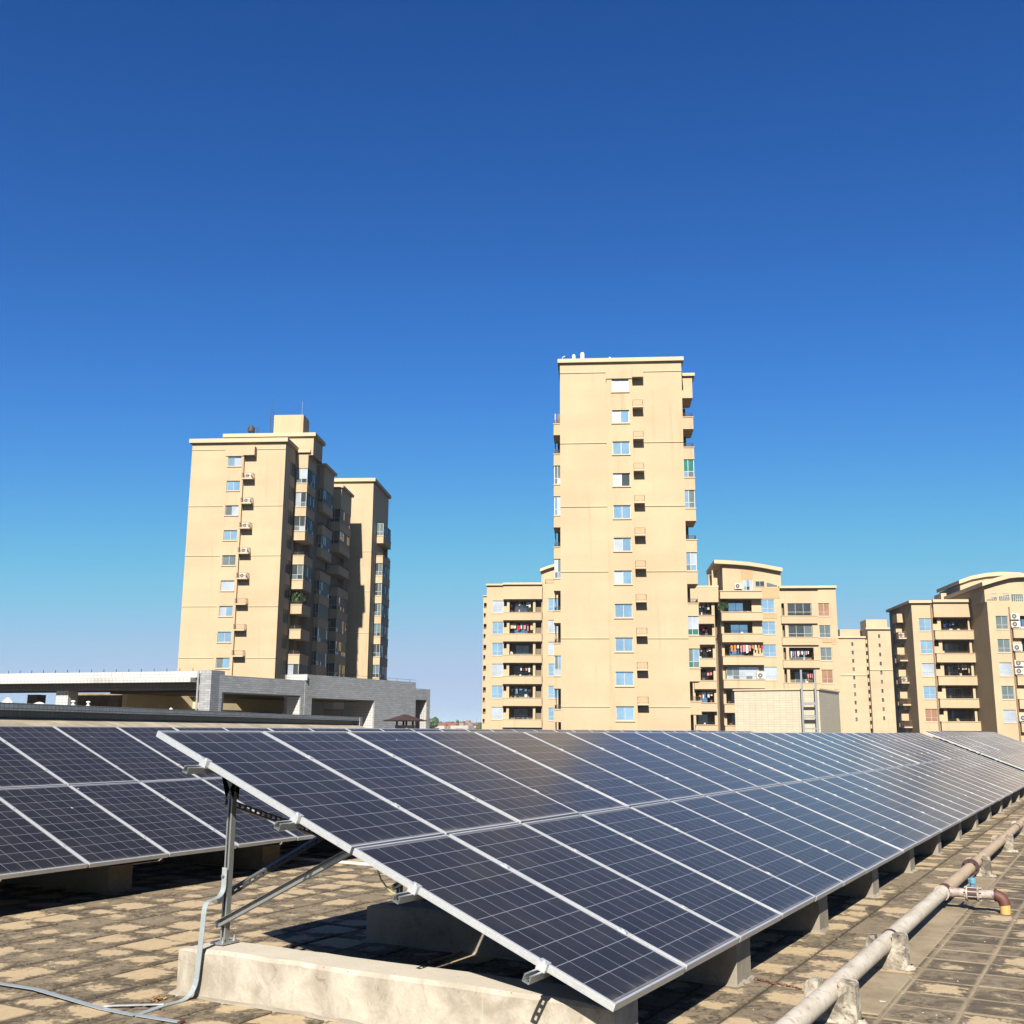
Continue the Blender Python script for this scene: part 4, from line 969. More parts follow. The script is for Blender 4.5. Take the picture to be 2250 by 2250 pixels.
# ------------------------------------------------------------------ low wings flanking the central tower
def rows_of(bl, crop, x, ys): return [(bl.at(*crop(x, y1))[1], bl.at(*crop(x, y0))[1]) for y0, y1 in ys]
def fill(bl, b, cols, rows, panes_of, seed, wall=None, names='', skip=()):
    """windows, niches and balconies of a facade: cols = (kind, a0, a1); rows = (z0, z1); returns holes"""
    r = bl.root; r_ = random.Random(seed); holes = []
    for k, (z0, z1) in enumerate(rows):
        for ci, (kind, a0, a1) in enumerate(cols):
            if (k, ci) in skip: continue
            if kind == 'win':
                holes.append((a0, a1, z0, z1, .16, False)); window(r, a0, a1, z0, z1, b + .10, 2, .32, (r_.choice(panes_of),), 'frame_w')
                MB().box(a0 - .06, a1 + .06, b - .06, b + .02, z0 - .10, z0 - .003).build('window_sill', 'trim', r)
            elif kind == 'niche':
                zm = z1 - (z1 - z0) * .45; holes.append((a0, a1, zm, z1, .7, True))
            elif kind == 'slot':
                holes.append((a0, a1, z0, z1, .8, True))
            elif kind == 'balc':
                holes.append((a0, a1, z0, z1, 1.7, True)); w = a1 - a0; d0 = a0 + w * r_.uniform(.15, .3); d1 = min(a1 - .1, d0 + w * r_.uniform(.5, .62))
                window(r, d0, d1, z0 + .02, z1 - .22, b + 1.62, r_.choice((2, 2, 3)), r_.choice((0, .4)), (r_.choice(('glass_sky', 'glass_mid', 'glass_dark', 'glass_pale', 'glass_mid')),), r_.choice(('frame_w', 'frame_d')))
                for q in range(r_.choice((1, 2, 3))):      # odds and ends standing on the balcony
                    x = r_.uniform(a0 + .2, a1 - .3); s_ = r_.uniform(.15, .4); hh = r_.uniform(.2, .55)
                    MB().cbox(x - s_ / 2, x + s_ / 2, b + .35, b + .7, z0 + .001, z0 + hh, .02).build('balcony_clutter', r_.choice(('ac', 'rust', 'cloth_white', 'cloth_tan', 'tank')), r)
                if r_.random() < .6: 
                    mb = MB(); mb.box(a0 + .01, a1 - .01, b + .06, b + .09, z0 + .30, z0 + .34)
                    n = int(w / .35)
                    for q in range(n + 1): x = a0 + .02 + (w - .06) * q / n; mb.box(x, x + .02, b + .06, b + .085, z0 + .0, z0 + .30)
                    mb.build('railing', 'rail', r)
    return holes
lw = Bld('apartment_block', 'low cream apartment block with balconies, left of the central tower', (1150, 1590), 150)
X = lambda x, y=900: lw.at(*c14(x, y))[0]; Z = lambda y, b=0.: lw.at(*c14(300, y), b)[1]
rows = rows_of(lw, c14, 200, ((445, 546), (617, 718), (789, 891), (960, 1063), (1138, 1241), (1313, 1416)))
cols = [('win', X(152), X(243)), ('niche', X(247), X(272)), ('balc', X(293), X(487)), ('slot', X(507), X(557))]
holes = fill(lw, 0, cols, rows, ('glass_sky', 'glass_sky', 'glass_pale'), 5)
block(lw.root, X(105), X(562), 0, 12, 0, Z(322), holes)
MB().box(X(98), X(240), -.3, 12.3, Z(322), Z(308)).build('roof_slab', 'trim', lw.root); MB().box(X(240) + .004, X(562), -.85, 12.2, Z(320), Z(304)).build('roof_slab', 'trim', lw.root)
MB().box(X(242), X(562), -.55, -.004, Z(436), Z(322) - .004).build('fascia', 'wall', lw.root)
for (z0, z1) in rows: 
    MB().box(X(242), X(560), -.5, -.004, z0 - 1.05, z0 - .02).box(X(240), X(562), -.55, -.004, z0 - .018, z0 + .06).build('balcony_parapet', 'wall', lw.root)
h2 = []
for (z0, z1) in rows: h2 += [(X(76), X(102), z1 - .95, z1 - .2, .6, True), (X(76), X(92), z0 - .55, z0 + .1, .5, True)]
block(lw.root, X(70), X(105) - .003, 1.0, 11, 0, Z(402), h2); MB().box(X(66), X(104), .8, 11.2, Z(402), Z(395)).build('roof_slab', 'trim', lw.root)
r2 = rows_of(lw, c14, 630, ((424, 526), (600, 705), (779, 883), (958, 1060), (1139, 1241), (1319, 1425)))
h3 = fill(lw, .4, [('win', X(610), X(700))], r2, ('glass_sky', 'glass_pale'), 6)
block(lw.root, X(562) + .003, X(900), .4, 12, 0, Z(308), h3)
ar = [(X(552), Z(300)), (X(552), Z(195)), (X(600), Z(178)), (X(650), Z(163)), (X(760), Z(140)), (X(900), Z(135)), (X(900), Z(300))]
MB().prism(ar, 1, 1.5, 10).build('attic_wall', 'wall', lw.root)
top = [(X(541), Z(200)), (X(600), Z(178)), (X(650), Z(163)), (X(760), Z(140)), (X(905), Z(135))]
MB().prism(top + [(x, z + .38) for x, z in top[::-1]], 1, .9, 10.4).build('curved_roof', 'trim', lw.root)
railing(lw.root, X(585), X(668), .45, 1.2, Z(308) + .002, .7, 'rail', 9, lines=2)
lc = lambda k, i: (cols[2][1], cols[2][2], rows[k][1])
def wash(bl, a0, a1, z, lab, cs, n, seed, b=.45, **kw): laundry(bl, a0, a1, b, z, lab, cs, n, seed, **kw)
wash(lw, X(298), X(470), rows[0][1] - .15, 'dark and white laundry on the top balcony of the left low block', ('white', 'dark', 'blue', 'dark', 'white'), 8, 1, hmax=.8)
wash(lw, X(298), X(484), rows[1][1] - .2, 'red, pink and tan laundry on the second balcony of the left low block', ('red', 'pink', 'tan', 'white', 'red'), 7, 2, hmax=1.3, hmin=.7)
wash(lw, X(380), X(484), rows[3][1] - .35, 'sparse laundry on the fourth balcony of the left low block', ('white', 'pink', 'tan', 'dark'), 5, 3)
wash(lw, X(300), X(480), rows[4][1] - .2, 'white laundry on the fifth balcony of the left low block', ('white', 'white', 'blue', 'dark'), 5, 4)
leafy(lw, X(465), .7, rows[0][0], .5, .9, 'round green bush on the top balcony of the left low block', 5, 160, .16)

rw = Bld('apartment_block', 'low cream apartment block with curved attic roof, right of the central tower', (1750, 1590), 147)
X = lambda x, y=900, b=0.: rw.at(*c15(x, y), b)[0]; Z = lambda y, x=1200, b=0.: rw.at(*c15(x, y), b)[1]
# right third
rows3 = rows_of(rw, c15, 1280, ((577, 708), (800, 925), (1025, 1155), (1248, 1385), (1470, 1600), (1690, 1820)))
cols3 = [('slot', X(1102), X(1130)), ('balc', X(1160), X(1408)), ('win', X(1475), X(1590))]
h = fill(rw, 0, cols3, rows3, ('glass_brown', 'glass_brown', 'glass_mid'), 8)
block(rw.root, X(1086), X(1662), 0, 12, 0, Z(428), h); MB().box(X(1084), X(1480) - .01, -.5, 12.2, Z(428), Z(405)).box(X(1480), X(1670), -.3, 12.3, Z(426), Z(402)).build('roof_slab', 'trim', rw.root)
for (z0, z1) in rows3:
    MB().box(X(1092), X(1460), -.3, -.004, z0 - 1.0, z0 - .02).box(X(1090), X(1462), -.35, -.004, z0 - .018, z0 + .06).build('balcony_parapet', 'wall', rw.root)
    MB().box(X(1590) + .1, X(1640), -.05, -.004, z0 - .9, z1 + .3).build('pilaster', 'wall', rw.root)
MB().box(X(1500), X(1642), -.062, -.052, Z(975), Z(925) - .12).build('damp_patch', 'wall_patch', rw.root)
for k, pn in ((0, 'glass_dark'), (1, 'glass_mid')): window(rw.root, X(1160) + .04, X(1408) - .04, rows3[k][0] + .07, rows3[k][1], .12, 3, .3, (pn, 'glass_dark'), 'frame_w')
wash(rw, X(1175), X(1370), rows3[2][1] - .45, 'row of white and mauve laundry on a balcony at right block, third row', ('white', 'white', 'blue', 'pink'), 9, 11, .3, hmax=.9)
wash(rw, X(1320), X(1400), rows3[3][1] - .5, 'dark laundry behind the ladder on the right low block', ('pink', 'dark', 'white'), 4, 12, .5)
# middle third with projecting balconies
rows2 = rows_of(rw, c15, 700, ((545, 680), (768, 895), (998, 1122), (1222, 1355), (1455, 1600), (1685, 1815)))
cols2 = [('balc', X(512), X(795)), ('win', X(895), X(1032))]
h = fill(rw, -.6, [('balc', X(512, b=-.6), X(800, b=-.6)), ('win', X(895, b=-.6), X(1032, b=-.6))], rows2, ('glass_sky', 'glass_pale', 'glass_sky'), 9)
block(rw.root, X(480), X(1084), -.6, 11, 0, Z(455), h)
for (z0, z1) in rows2:
    a0, a1 = X(478), X(892)
    MB().box(a0, a1, -1.6, -.604, z0 - 1.12, z0 - .04).box(a0 - .06, a1, -1.68, -.604, z0 - .038, z0 + .07).build('balcony_parapet', 'wall', rw.root)
a0, a1 = X(470), X(894); z0 = Z(458, 700, -1.6)
MB().box(a0, a1, -1.7, -.604, Z(530, 700, -1.6), z0).box(a0 - .08, a1, -1.8, -.604, z0 + .003, z0 + .14).build('terrace_parapet', 'wall', rw.root)
MB().box(X(898), X(1082), -.66, -.604, Z(530), Z(425)).build('damp_patch', 'wall_patch', rw.root)
MB().box(X(890), X(1050), -.64, -.604, Z(735), Z(690)).build('damp_patch', 'wall_patch', rw.root)
ax = lambda x: X(x, 300, .6)
att = [(ax(495), Z(450)), (ax(495), Z(185, b=.6)), (ax(640), Z(190, b=.6)), (ax(760), Z(202, b=.6)), (ax(900), Z(225, b=.6)), (ax(1082), Z(262, b=.6)), (ax(1082), Z(450))]
MB().prism(att, 1, .6, 10).build('attic_wall', 'wall', rw.root)
tp = [(ax(408), Z(172, b=.2)), (ax(520), Z(178, b=.2)), (ax(640), Z(186, b=.2)), (ax(760), Z(198, b=.2)), (ax(900), Z(220, b=.2)), (ax(1095), Z(258, b=.2))]
MB().prism(tp + [(x, z + .5) for x, z in tp[::-1]], 1, -.1, 10.5).build('curved_roof', 'trim', rw.root)
MB().box(ax(400), ax(455), 2.2, 2.8, Z(450), Z(215)).box(ax(400), ax(455), 7, 7.6, Z(450), Z(215)).build('attic_pillar', 'wall', rw.root)
MB().prism([(ax(680), Z(330)), (ax(680), Z(205)), (ax(800), Z(216)), (ax(800), Z(330))], 1, .58, .597).build('damp_patch', 'wall_patch', rw.root)
window(rw.root, ax(700), ax(796), Z(440), Z(333), .52, 3, .4, ('glass_pale', 'glass_dark', 'glass_sky'), 'frame_w')
window(rw.root, ax(820), ax(916), Z(402), Z(345), .52, 2, 0, ('glass_mid', 'glass_dark'), 'frame_w')
mb = MB().prism([(ax(938), Z(402)), (ax(938), Z(360)), (ax(1042), Z(392)), (ax(1042), Z(402))], 1, .56, .598); mb.build('window', 'glass_mid', rw.root)
aircon(rw, ax(648), .3, Z(432), 'white air conditioner on the terrace under the curved roof', 1.25)
wash(rw, X(560), X(890), rows2[2][1] - .1, 'red, orange and white laundry on the middle balcony of the right low block', ('red', 'orange', 'white', 'pink', 'tan'), 11, 13, -1.1, hmax=1.1)
window(rw.root, X(515), X(840), rows2[3][0] + .08, rows2[3][1], -.75, 5, .28, ('glass_pale', 'glass_pale', 'glass_mid'), 'frame_w')
aircon(rw, X(868, b=-1.), -1.0, rows2[3][0] + .1, 'white air conditioner at the end of the fourth row, right low block', 1.35)
leafy(rw, X(500), -1.0, rows2[0][0], .7, 1.3, 'dense creeper at the left end of the top balcony, right low block', 6, 220, .2)
# left third beside the tower
rows1 = rows_of(rw, c15, 320, ((567, 700), (788, 910), (1010, 1136), (1232, 1360), (1458, 1586), (1682, 1810)))
h = fill(rw, .9, [('balc', X(205, b=.9), X(392, b=.9)), ], rows1, ('glass_sky',), 10)
block(rw.root, X(60), X(430), .9, 12, 0, Z(408), h); MB().box(X(60), X(474), .4, 12.2, Z(408), Z(390)).build('roof_slab', 'trim', rw.root)
MB().box(X(60), X(470), .35, .896, Z(560), Z(410)).build('fascia', 'wall', rw.root)
for (z0, z1) in rows1: MB().box(X(200), X(420), .2, .896, z0 - 1.1, z0 - .02).box(X(198), X(424), .12, .896, z0 - .018, z0 + .08).build('balcony_parapet', 'wall', rw.root)
block(rw.root, X(430) + .003, X(482), 4.5, 11, 0, Z(470), mat='inner_shade', name='recess_wall')
for k, cs in ((0, ('white', 'dark', 'white')), (1, ('red', 'pink', 'white', 'dark')), (2, ('white', 'pink', 'dark')), (3, ('white', 'tan', 'pink', 'dark')), (4, ('white', 'rust' if 0 else 'orange', 'white'))):
    wash(rw, X(245), X(388), rows1[k][1] - .15, f"mixed laundry on the balcony {nth(k)} from the top beside the central tower", cs, 5, 30 + k, 1.2)

# ------------------------------------------------------------------ right building
rb = Bld('apartment_block', 'cream apartment block at the right edge with dark side wall and curved roofs', (2100, 1600), 140)
X = lambda x, y=1000, b=0.: rb.at(*c16(x, y), b)[0]; Z = lambda y, x=1100, b=0.: rb.at(*c16(x, y), b)[1]
rows = rows_of(rb, c16, 1100, ((545, 673), (770, 904), (1000, 1133), (1230, 1361), (1461, 1592)))
pz_ = rows[0][0] - rows[1][0]
cols = [('win', X(898), X(1022)), ('niche', X(1032), X(1085)), ('balc', X(1120), X(1395)), ('slot', X(1420), X(1508))]
h = fill(rb, 0, cols, rows, ('glass_sky', 'glass_pale', 'glass_sky', 'glass_brown'), 14)
xl, xr = X(832), X(1512)
block(rb.root, xl, xr, 0, 10.5, 0, Z(392), h)
MB().box(xl - .35, X(1035), -.35, 10.8, Z(392), Z(366)).build('roof_slab', 'trim', rb.root); MB().box(X(1035) + .004, xr, -.9, 10.7, Z(390), Z(362)).build('roof_slab', 'trim', rb.root)
MB().box(X(1042), xr, -.6, -.004, Z(538), Z(392) - .004).build('fascia', 'wall', rb.root)
for (z0, z1) in rows + [(rows[-1][0] - pz_, 0)]: MB().box(X(1042), xr, -.55, -.004, z0 - 1.1, z0 - .02).box(X(1040), xr, -.62, -.004, z0 - .018, z0 + .07).build('balcony_parapet', 'wall', rb.root)
MB().box(X(1022), X(1036), -.12, -.004, 0, Z(392)).build('downpipe', 'rail_tan', rb.root)  # downpipe-like brown strip along the facade step
for k, (z0, z1) in enumerate(rows):        # ledges on the shaded side wall
    zl = z0 - .75; 
    MB().box(xl - 1.0, xl - .004, 3.0, 4.3, zl, zl + .16).build('ledge', 'trim', rb.root); railing(rb.root, xl - .98, xl - .02, 3.02, 4.28, zl + .16, .75, 'rail_tan', 8)
    MB().box(xl - .9, xl - .004, 4.4, 5.6, zl + .9, zl + 2.3).build('side_bay', 'wall', rb.root)
MB().box(xl - .95, xl - .004, 3.4, 5.6, Z(560), Z(470)).build('side_head', 'wall', rb.root)
MB().box(xl - .12, xl - .004, 8.6, 8.75, 0, Z(470)).build('downpipe', 'rail_tan', rb.root)
aircon(rb, xl - .5, 3.6, rows[0][0] - .55, "air conditioner on the topmost side ledge of the right block", .9); aircon(rb, xl - .5, 3.6, rows[2][0] - .55, "air conditioner on the third side ledge of the right block", .9)
aircon(rb, X(1060), .25, rows[1][0] + .05, 'air conditioner in the second row niche of the right block', 1.1); aircon(rb, X(1075), .25, rows[3][0] + .05, 'air conditioner in the fourth row niche of the right block', 1.0)
wash(rb, X(1125), X(1270), rows[0][1] - .35, 'dark blue laundry on the top balcony of the right block', ('navy', 'blue', 'navy', 'white'), 5, 41)
wash(rb, X(1270), X(1390), rows[2][1] - .1, 'pink and white laundry on the third balcony of the right block', ('white', 'pink', 'tan', 'dark'), 6, 42, hmax=1.1)
wash(rb, X(1425), X(1505), rows[0][1] - .1, 'red and white laundry in the small top opening of the right block', ('red', 'red', 'white'), 3, 43, .3)
# nearer projecting block at the picture's edge
f = -6.0
XX = lambda x, y=1000: rb.at(*c16(x, y), f)[0]; ZZ = lambda y, x=1700: rb.at(*c16(x, y), f)[1]
rowsB = rows_of(rb, c16, 1700, ((0, 0),)) and [(ZZ(b_), ZZ(a_)) for a_, b_ in ((520, 655), (755, 890), (992, 1128), (1228, 1365), (1470, 1600))]
bl0 = XX(1608)
colsB = [('win', XX(1682), XX(1808)), ('balc', XX(1925), XX(2080))]
h = fill(rb, f, colsB, rowsB, ('glass_pale', 'glass_mid', 'glass_brown', 'glass_dark'), 15)
block(rb.root, bl0, bl0 + 26, f, 8, 0, ZZ(375), h, name='wall')
arc_ = [(bl0 - .1, ZZ(378)), (bl0 - .1, ZZ(214)), (XX(1720), ZZ(172)), (XX(1850), ZZ(140)), (XX(1932), ZZ(132)), (XX(2060), ZZ(128)), (bl0 + 26, ZZ(150)), (bl0 + 26, ZZ(378))]
MB().prism(arc_, 1, f + .3, 8).build('attic_wall', 'wall', rb.root)
tp = [(bl0 - .5, ZZ(222)), (XX(1720), ZZ(176)), (XX(1850), ZZ(144)), (XX(1932), ZZ(136)), (XX(2060), ZZ(132)), (bl0 + 26.2, ZZ(152))]
MB().prism(tp + [(x, z + .5) for x, z in tp[::-1]], 1, f - .4, 8.4).build('curved_roof', 'trim', rb.root)
for (x0, x1, t0, t1) in ((1620, 1720, 352, 330), (1745, 1850, 322, 305), (1872, 1990, 300, 300)):
    mb = MB().prism([(XX(x0), ZZ(360 if x1 < 1900 else 420)), (XX(x0), ZZ(t0)), (XX(x1), ZZ(t1)), (XX(x1), ZZ(360 if x1 < 1900 else 420))], 1, f + .26, f + .298); w_ = mb.build('window', 'glass_mid', rb.root)
    mb = MB(); 
    for q in range(1, 6): x = XX(x0) + (XX(x1) - XX(x0)) * q / 6; mb.box(x - .03, x + .03, f + .235, f + .258, ZZ(360 if x1 < 1900 else 420), ZZ(t1 + 12))
    for q in range(1, 3): zz_ = ZZ(360 if x1 < 1900 else 420) + .4 * q; mb.box(XX(x0) + .5, XX(x1), f + .236, f + .257, zz_, zz_ + .05)
    mb.build('grille', 'frame_w', w_)
for k, (z0, z1) in enumerate(rowsB):
    MB().box(XX(1836), XX(2090), f - .55, f - .004, z0 - 1.1, z0 - .02).box(XX(1834), XX(2090), f - .62, f - .004, z0 - .018, z0 + .07).build('balcony_parapet', 'wall', rb.root)
    if k != 3:
        for q in range(2 if k in (0, 2) else 1): aircon(rb, XX(1870), f - .25, z0 + .12 + .95 * (1 - q if k in (0, 2) else 0), f"air conditioner at the right edge of the picture, {nth(k)} row, {'upper' if q == 0 and k in (0, 2) else 'lower' if k in (0, 2) else 'single'} unit", 1.25)
MB().box(XX(1820), XX(1834), f - .12, f - .004, 0, ZZ(430)).build('downpipe', 'rail_tan', rb.root)
# curved roof further back
g_ = 9.; XG = lambda x: rb.at(*c16(x, 200), g_)[0]; ZG = lambda y: rb.at(*c16(1500, y), g_)[1]
arc2 = [(XG(1285), ZG(380)), (XG(1285), ZG(200)), (XG(1400), ZG(155)), (XG(1550), ZG(128)), (XG(1700), ZG(118)), (XG(1900), ZG(125)), (XG(1900), ZG(380))]
MB().prism(arc2, 1, g_, g_ + 9).build('rear_attic_wall', 'wall', rb.root)
tp = [(XG(1268), ZG(200)), (XG(1400), ZG(155)), (XG(1550), ZG(128)), (XG(1700), ZG(118)), (XG(1905), ZG(126))]
MB().prism(tp + [(x, z + .5) for x, z in tp[::-1]], 1, g_ - .4, g_ + 9.5).build('curved_roof', 'trim', rb.root)
MB().box(XG(1085), XG(1140), g_, g_ + 3, ZG(360), ZG(290)).build('roof_box', 'wall', rb.root)

# ------------------------------------------------------------------ far tower between the blocks
fb = Bld('distant_tower', 'distant pinkish-cream tower block between the two right-hand blocks', (1900, 1600), 360)
X = lambda x, b=0.: fb.at(*c16(x, 900), b)[0]; Z = lambda y, b=0.: fb.at(*c16(300, y), b)[1]
def fwin(x, ys, b):
    hs = []
    for y in ys: hs.append((X(x, b) - .0, X(x + 20, b), Z(y + 38, b), Z(y, b), .5, False))
    for (h0, h1, z0, z1, d, k_) in hs: window(fb.root, h0, h1, z0, z1, b + .3, 1, 0, ('glass_dark', 'glass_mid'), 'frame_d', t=.12)
    return hs
ysl = [788 + 84.5 * k for k in range(10)]
block(fb.root, X(40), X(335), 0, 14, 0, Z(745), fwin(192, ysl, 0)); MB().box(X(35), X(338), -.5, 14.4, Z(745), Z(728)).build('roof_slab', 'trim', fb.root)
block(fb.root, X(125), X(345), 6, 18, 0, Z(640), name='penthouse_wall')
ysr = [708 + 92 * k for k in range(10)]
block(fb.root, X(352), X(700), -1.5, 14, 0, Z(660), fwin(468, ysr, -1.5)); MB().box(X(330), X(710), -2.2, 14.4, Z(662), Z(645)).build('roof_slab', 'trim', fb.root)
block(fb.root, X(385), X(600), 4, 12, Z(662), Z(545), name='penthouse_wall')
for yy in (1110, 1060): MB().box(X(40) if yy == 1110 else X(352), X(335) if yy == 1110 else X(700), -.25 if yy == 1110 else -1.75, -.0 if yy == 1110 else -1.49, Z(yy + 14), Z(yy)).build('string_course', 'trim', fb.root)
for k in range(12): z = Z(800 + 78 * k); MB().box(X(336), X(351), -.2, .8, z, z + 1.2).build('balcony_parapet', 'wall', fb.root)
block(fb.root, X(336), X(351), 1.5, 14, 0, Z(760), mat='inner_shade', name='recess_wall')

# ------------------------------------------------------------------ tiled stair housing with ladder, on the same roof
hs = thing('stair_housing', 'pale beige tiled rooftop stair housing with a shaded right side', 'stair housing', (42, 6.9, ROOF))
MB().box(-2, 1.65, -1.72, 1.85, 0, 3.36).build('wall', 'b_tile', hs); MB().box(-2.06, 1.7, -1.77, 1.9, 3.362, 3.42).build('coping', 'trim', hs)
ld = thing('roof_ladder', 'grey steel ladder rising above the beige tiled stair housing', 'ladder', (39.75, 6.9, ROOF))
c_ = [(1480 + x / 4.6, 1200 + y / 4.6) for x, y in ((1287, 1250), (1425, 1250))]
def onx(px, py, X_): d = ray(px, py); t_ = (X_ - CC.x) / d.x; return CC + d * t_
ya, yb = onx(*c_[0], 39.75), onx(*c_[1], 39.75)
for p_ in (ya, yb): MB().box(-.03, .03, p_.y - 6.9 - .035, p_.y - 6.9 + .035, 0, p_.z - ROOF).build('rail', 'galv', ld)
for yy in (1585, 1598, 1715, 1735, 1845, 1885):
    z = onx(1480 + 1355 / 4.6, 1200 + yy / 4.6, 39.75).z - ROOF; MB().box(-.02, .02, yb.y - 6.9, ya.y - 6.9, z - .025, z + .025).build('rung', 'galv', ld)

# ------------------------------------------------------------------ grey tiled loggia and parapet at left
pw_ = thing('parapet_wall', 'beige wall with grey tiled overhanging coping behind the rear array', 'wall', (4.67, 8.1, ROOF), math.atan2(13.3 - 8.1, 19.3 - 4.67))
Lp = math.hypot(19.3 - 4.67, 13.3 - 8.1); zt = .345 - ROOF
MB().box(-8, Lp, 0, .5, 0, zt - .10).build('wall', 'beige', pw_)
MB().box(-8, Lp + .004, -.32, .55, zt - .10, zt).build('coping', 'cap_tile', pw_)
MB().box(-8, Lp - .02, -.20, -.003, zt - .20, zt - .102).build('coping_shadow_band', 'g_tile_dk', pw_)  # dark band standing in for the coping's shadow
MB().prism([(-1.0, 0), (-1.0, zt - .40), (-.205, zt - .205), (-.205, 0)], 0, -8, Lp - .03).build('sun_catching_base', 'beige', pw_)  # slope added so the beige strip below the coping catches the sun
MB().box(Lp + .005, Lp + .25, -.33, .5, 0, zt - .004).build('end_pier', 'w_tile', pw_)
pv = thing('rooftop_loggia', 'grey and white tiled rooftop loggia with open bays at left', 'loggia', (17.3, 16.4, ROOF))
zr = -ROOF
# long wing running right (faces the viewer's right hand side): local x along world X
def hole_wall(mb, x0, x1, z0, z1, y, hs_, depth): 
    holed(mb, x0, x1, z0, z1, y, [(a, b, c, d, depth, False) for a, b, c, d in hs_])
ox, oy = 17.3, 16.4
def PX(px, py): d = ray(px, py); t_ = (oy - CC.y) / d.y; p_ = CC + d * t_; return p_.x - ox, p_.z - ROOF
xa, xb, xc_, xd, xe, xf, xg, xh = [PX(px, 1540)[0] for px in (487, 672, 684, 822, 914, 938, 945, 668)]
ztA = PX(560, 1488)[1]; ztB = PX(800, 1491)[1]; ztC = PX(930, 1514)[1]
mb = MB(); hole_wall(mb, 0, xh, 0, ztA, 0, [(xa, xb - .25, .8, PX(600, 1526)[1])], .55); mb.box(0, xh, 0, .55, 0, ztA, 'fbk'); mb.build('tiled_wall', 'g_tile', pv)
mb = MB(); hole_wall(mb, xh + .003, xe - .05, 0, ztB, -.02, [(xc_, xd, .0, PX(750, 1536)[1])], .8); mb.box(xh + .003, xe - .05, -.02, .8, 0, ztB, 'fbk'); mb.build('tiled_wall', 'g_tile', pv)
mb = MB(); hole_wall(mb, xe - .047, xg, 0, ztC, 0.0, [(xe, xf, .0, PX(926, 1538)[1])], .8); mb.box(xe - .047, xg, 0, .8, 0, ztC, 'fbk'); mb.build('tiled_wall', 'g_tile', pv)
for (x, z1_, d) in ((xb - .25, PX(600, 1526)[1], .55), (xd, PX(750, 1536)[1], .8), (xf, PX(926, 1538)[1], .8)): MB().box(x - .012, x - .004, .03, d - .02, .1, z1_ - .02).build('sunlit_jamb', 'w_tile', pv)  # pale sheets on the reveals, sunlight put into the colour
MB().box(xh - .02, xh - .004, -.10, .7, ztA + .002, ztB + .003).build('parapet_end', 'w_tile', pv)
# interior behind
bk = MB(); bk.box(.6, xd + .6, 4.2, 4.4, 0, 2.9); bk.build('rear_wall', 'yellowwall', pv)
def slab(mb, x0, x1, y0, y1, z0, z1, gaps):
    xs = sorted({x0, x1, *[min(max(v, x0), x1) for g in gaps for v in g[:2]]}); ys = sorted({y0, y1, *[min(max(v, y0), y1) for g in gaps for v in g[2:]]})
    for i in range(len(xs) - 1):
        for j in range(len(ys) - 1):
            if not any(g[0] < (xs[i] + xs[i + 1]) / 2 < g[1] and g[2] < (ys[j] + ys[j + 1]) / 2 < g[3] for g in gaps): mb.box(xs[i], xs[i + 1], ys[j], ys[j + 1], z0, z1)
    return mb
# roof gaps that let the sun reach the rear walls (patch corners on a wall, carried towards the sun to the ceiling)
th2 = math.atan2(23.88 - 16.39, 15.9 - 17.28); dirv = Vector((math.cos(th2), math.sin(th2), 0)); nv = Vector((-dirv.y, dirv.x, 0))
if nv.dot(CC - Vector((ox, oy, 0))) < 0: nv = -nv
patches = []
for (p0, p1, q0, q1) in ((478, 520, 1540, 1563), (536, 566, 1539, 1545), (585, 615, 1539, 1545)):
    patches.append([CC + ray(px, py) * ((oy + 4.2 - CC.y) / ray(px, py).y) for px in (p0, p1) for py in (q0, q1)])
for (p0, p1, q0, q1) in ((366, 392, 1538, 1560), (408, 440, 1538, 1560)):
    o_ = Vector((ox, oy, 0)) - nv * 4.0; patches.append([CC + ray(px, py) * ((o_ - CC).dot(nv) / ray(px, py).dot(nv)) for px in (p0, p1) for py in (q0, q1)])
def gap_boxes(zl, ex, ey):
    res = []
    for pt in patches:
        w_ = [p + sd * ((zl + ROOF - p.z) / sd.z) - Vector((ox, oy, 0)) for p in pt]
        u_, v_ = [w.dot(ex) for w in w_], [w.dot(ey) for w in w_]; res.append((min(u_), max(u_), min(v_), max(v_)))
    return res
gaps = gap_boxes(2.75, Vector((1, 0, 0)), Vector((0, 1, 0)))
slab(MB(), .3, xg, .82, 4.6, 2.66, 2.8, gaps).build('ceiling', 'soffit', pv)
MB().box(xd - 1.1, xd - .1, 3.9, 4.19, 0, 2.2).build('doorway', 'glass_dark', pv)
# wing running away to the left: turned by about ten degrees
wg = MB(); th2 = math.atan2(23.88 - 16.39, 15.9 - 17.28)
dirv = Vector((math.cos(th2), math.sin(th2), 0)); nv = Vector((-dirv.y, dirv.x, 0))     # nv points to the viewer side
if nv.dot(CC - Vector((ox, oy, 0))) < 0: nv = -nv
def obox(mb, s0, s1, n0, n1, z0, z1):
    i = len(mb.v); o_ = Vector((0, 0, 0))
    mb.box(s0, s1, n0, n1, z0, z1)
    mb.v[i:] = [tuple(dirv * p[0] + nv * p[1] + Vector((0, 0, p[2]))) for p in mb.v[i:]]
    return mb
def SZ(px, py, n=0.):
    d = ray(px, py); o_ = Vector((ox, oy, 0)) + nv * n; t_ = (o_ - CC).dot(nv) / d.dot(nv); p_ = CC + d * t_
    return (p_ - o_).dot(dirv), p_.z - ROOF
zf1, zf2, zf3, zf4 = SZ(240, 1477, .25)[1], SZ(240, 1491, .25)[1], SZ(240, 1500, .45)[1], SZ(240, 1517)[1]
Lw = SZ(-260, 1500)[0]
obox(MB(), .35, Lw, -.3, .25, zf2, zf1).build('fascia', 'w_tile', pv)
obox(MB(), .55, Lw, -.3, .45, zf3, zf2 - .003).build('fascia', 'w_tile', pv)
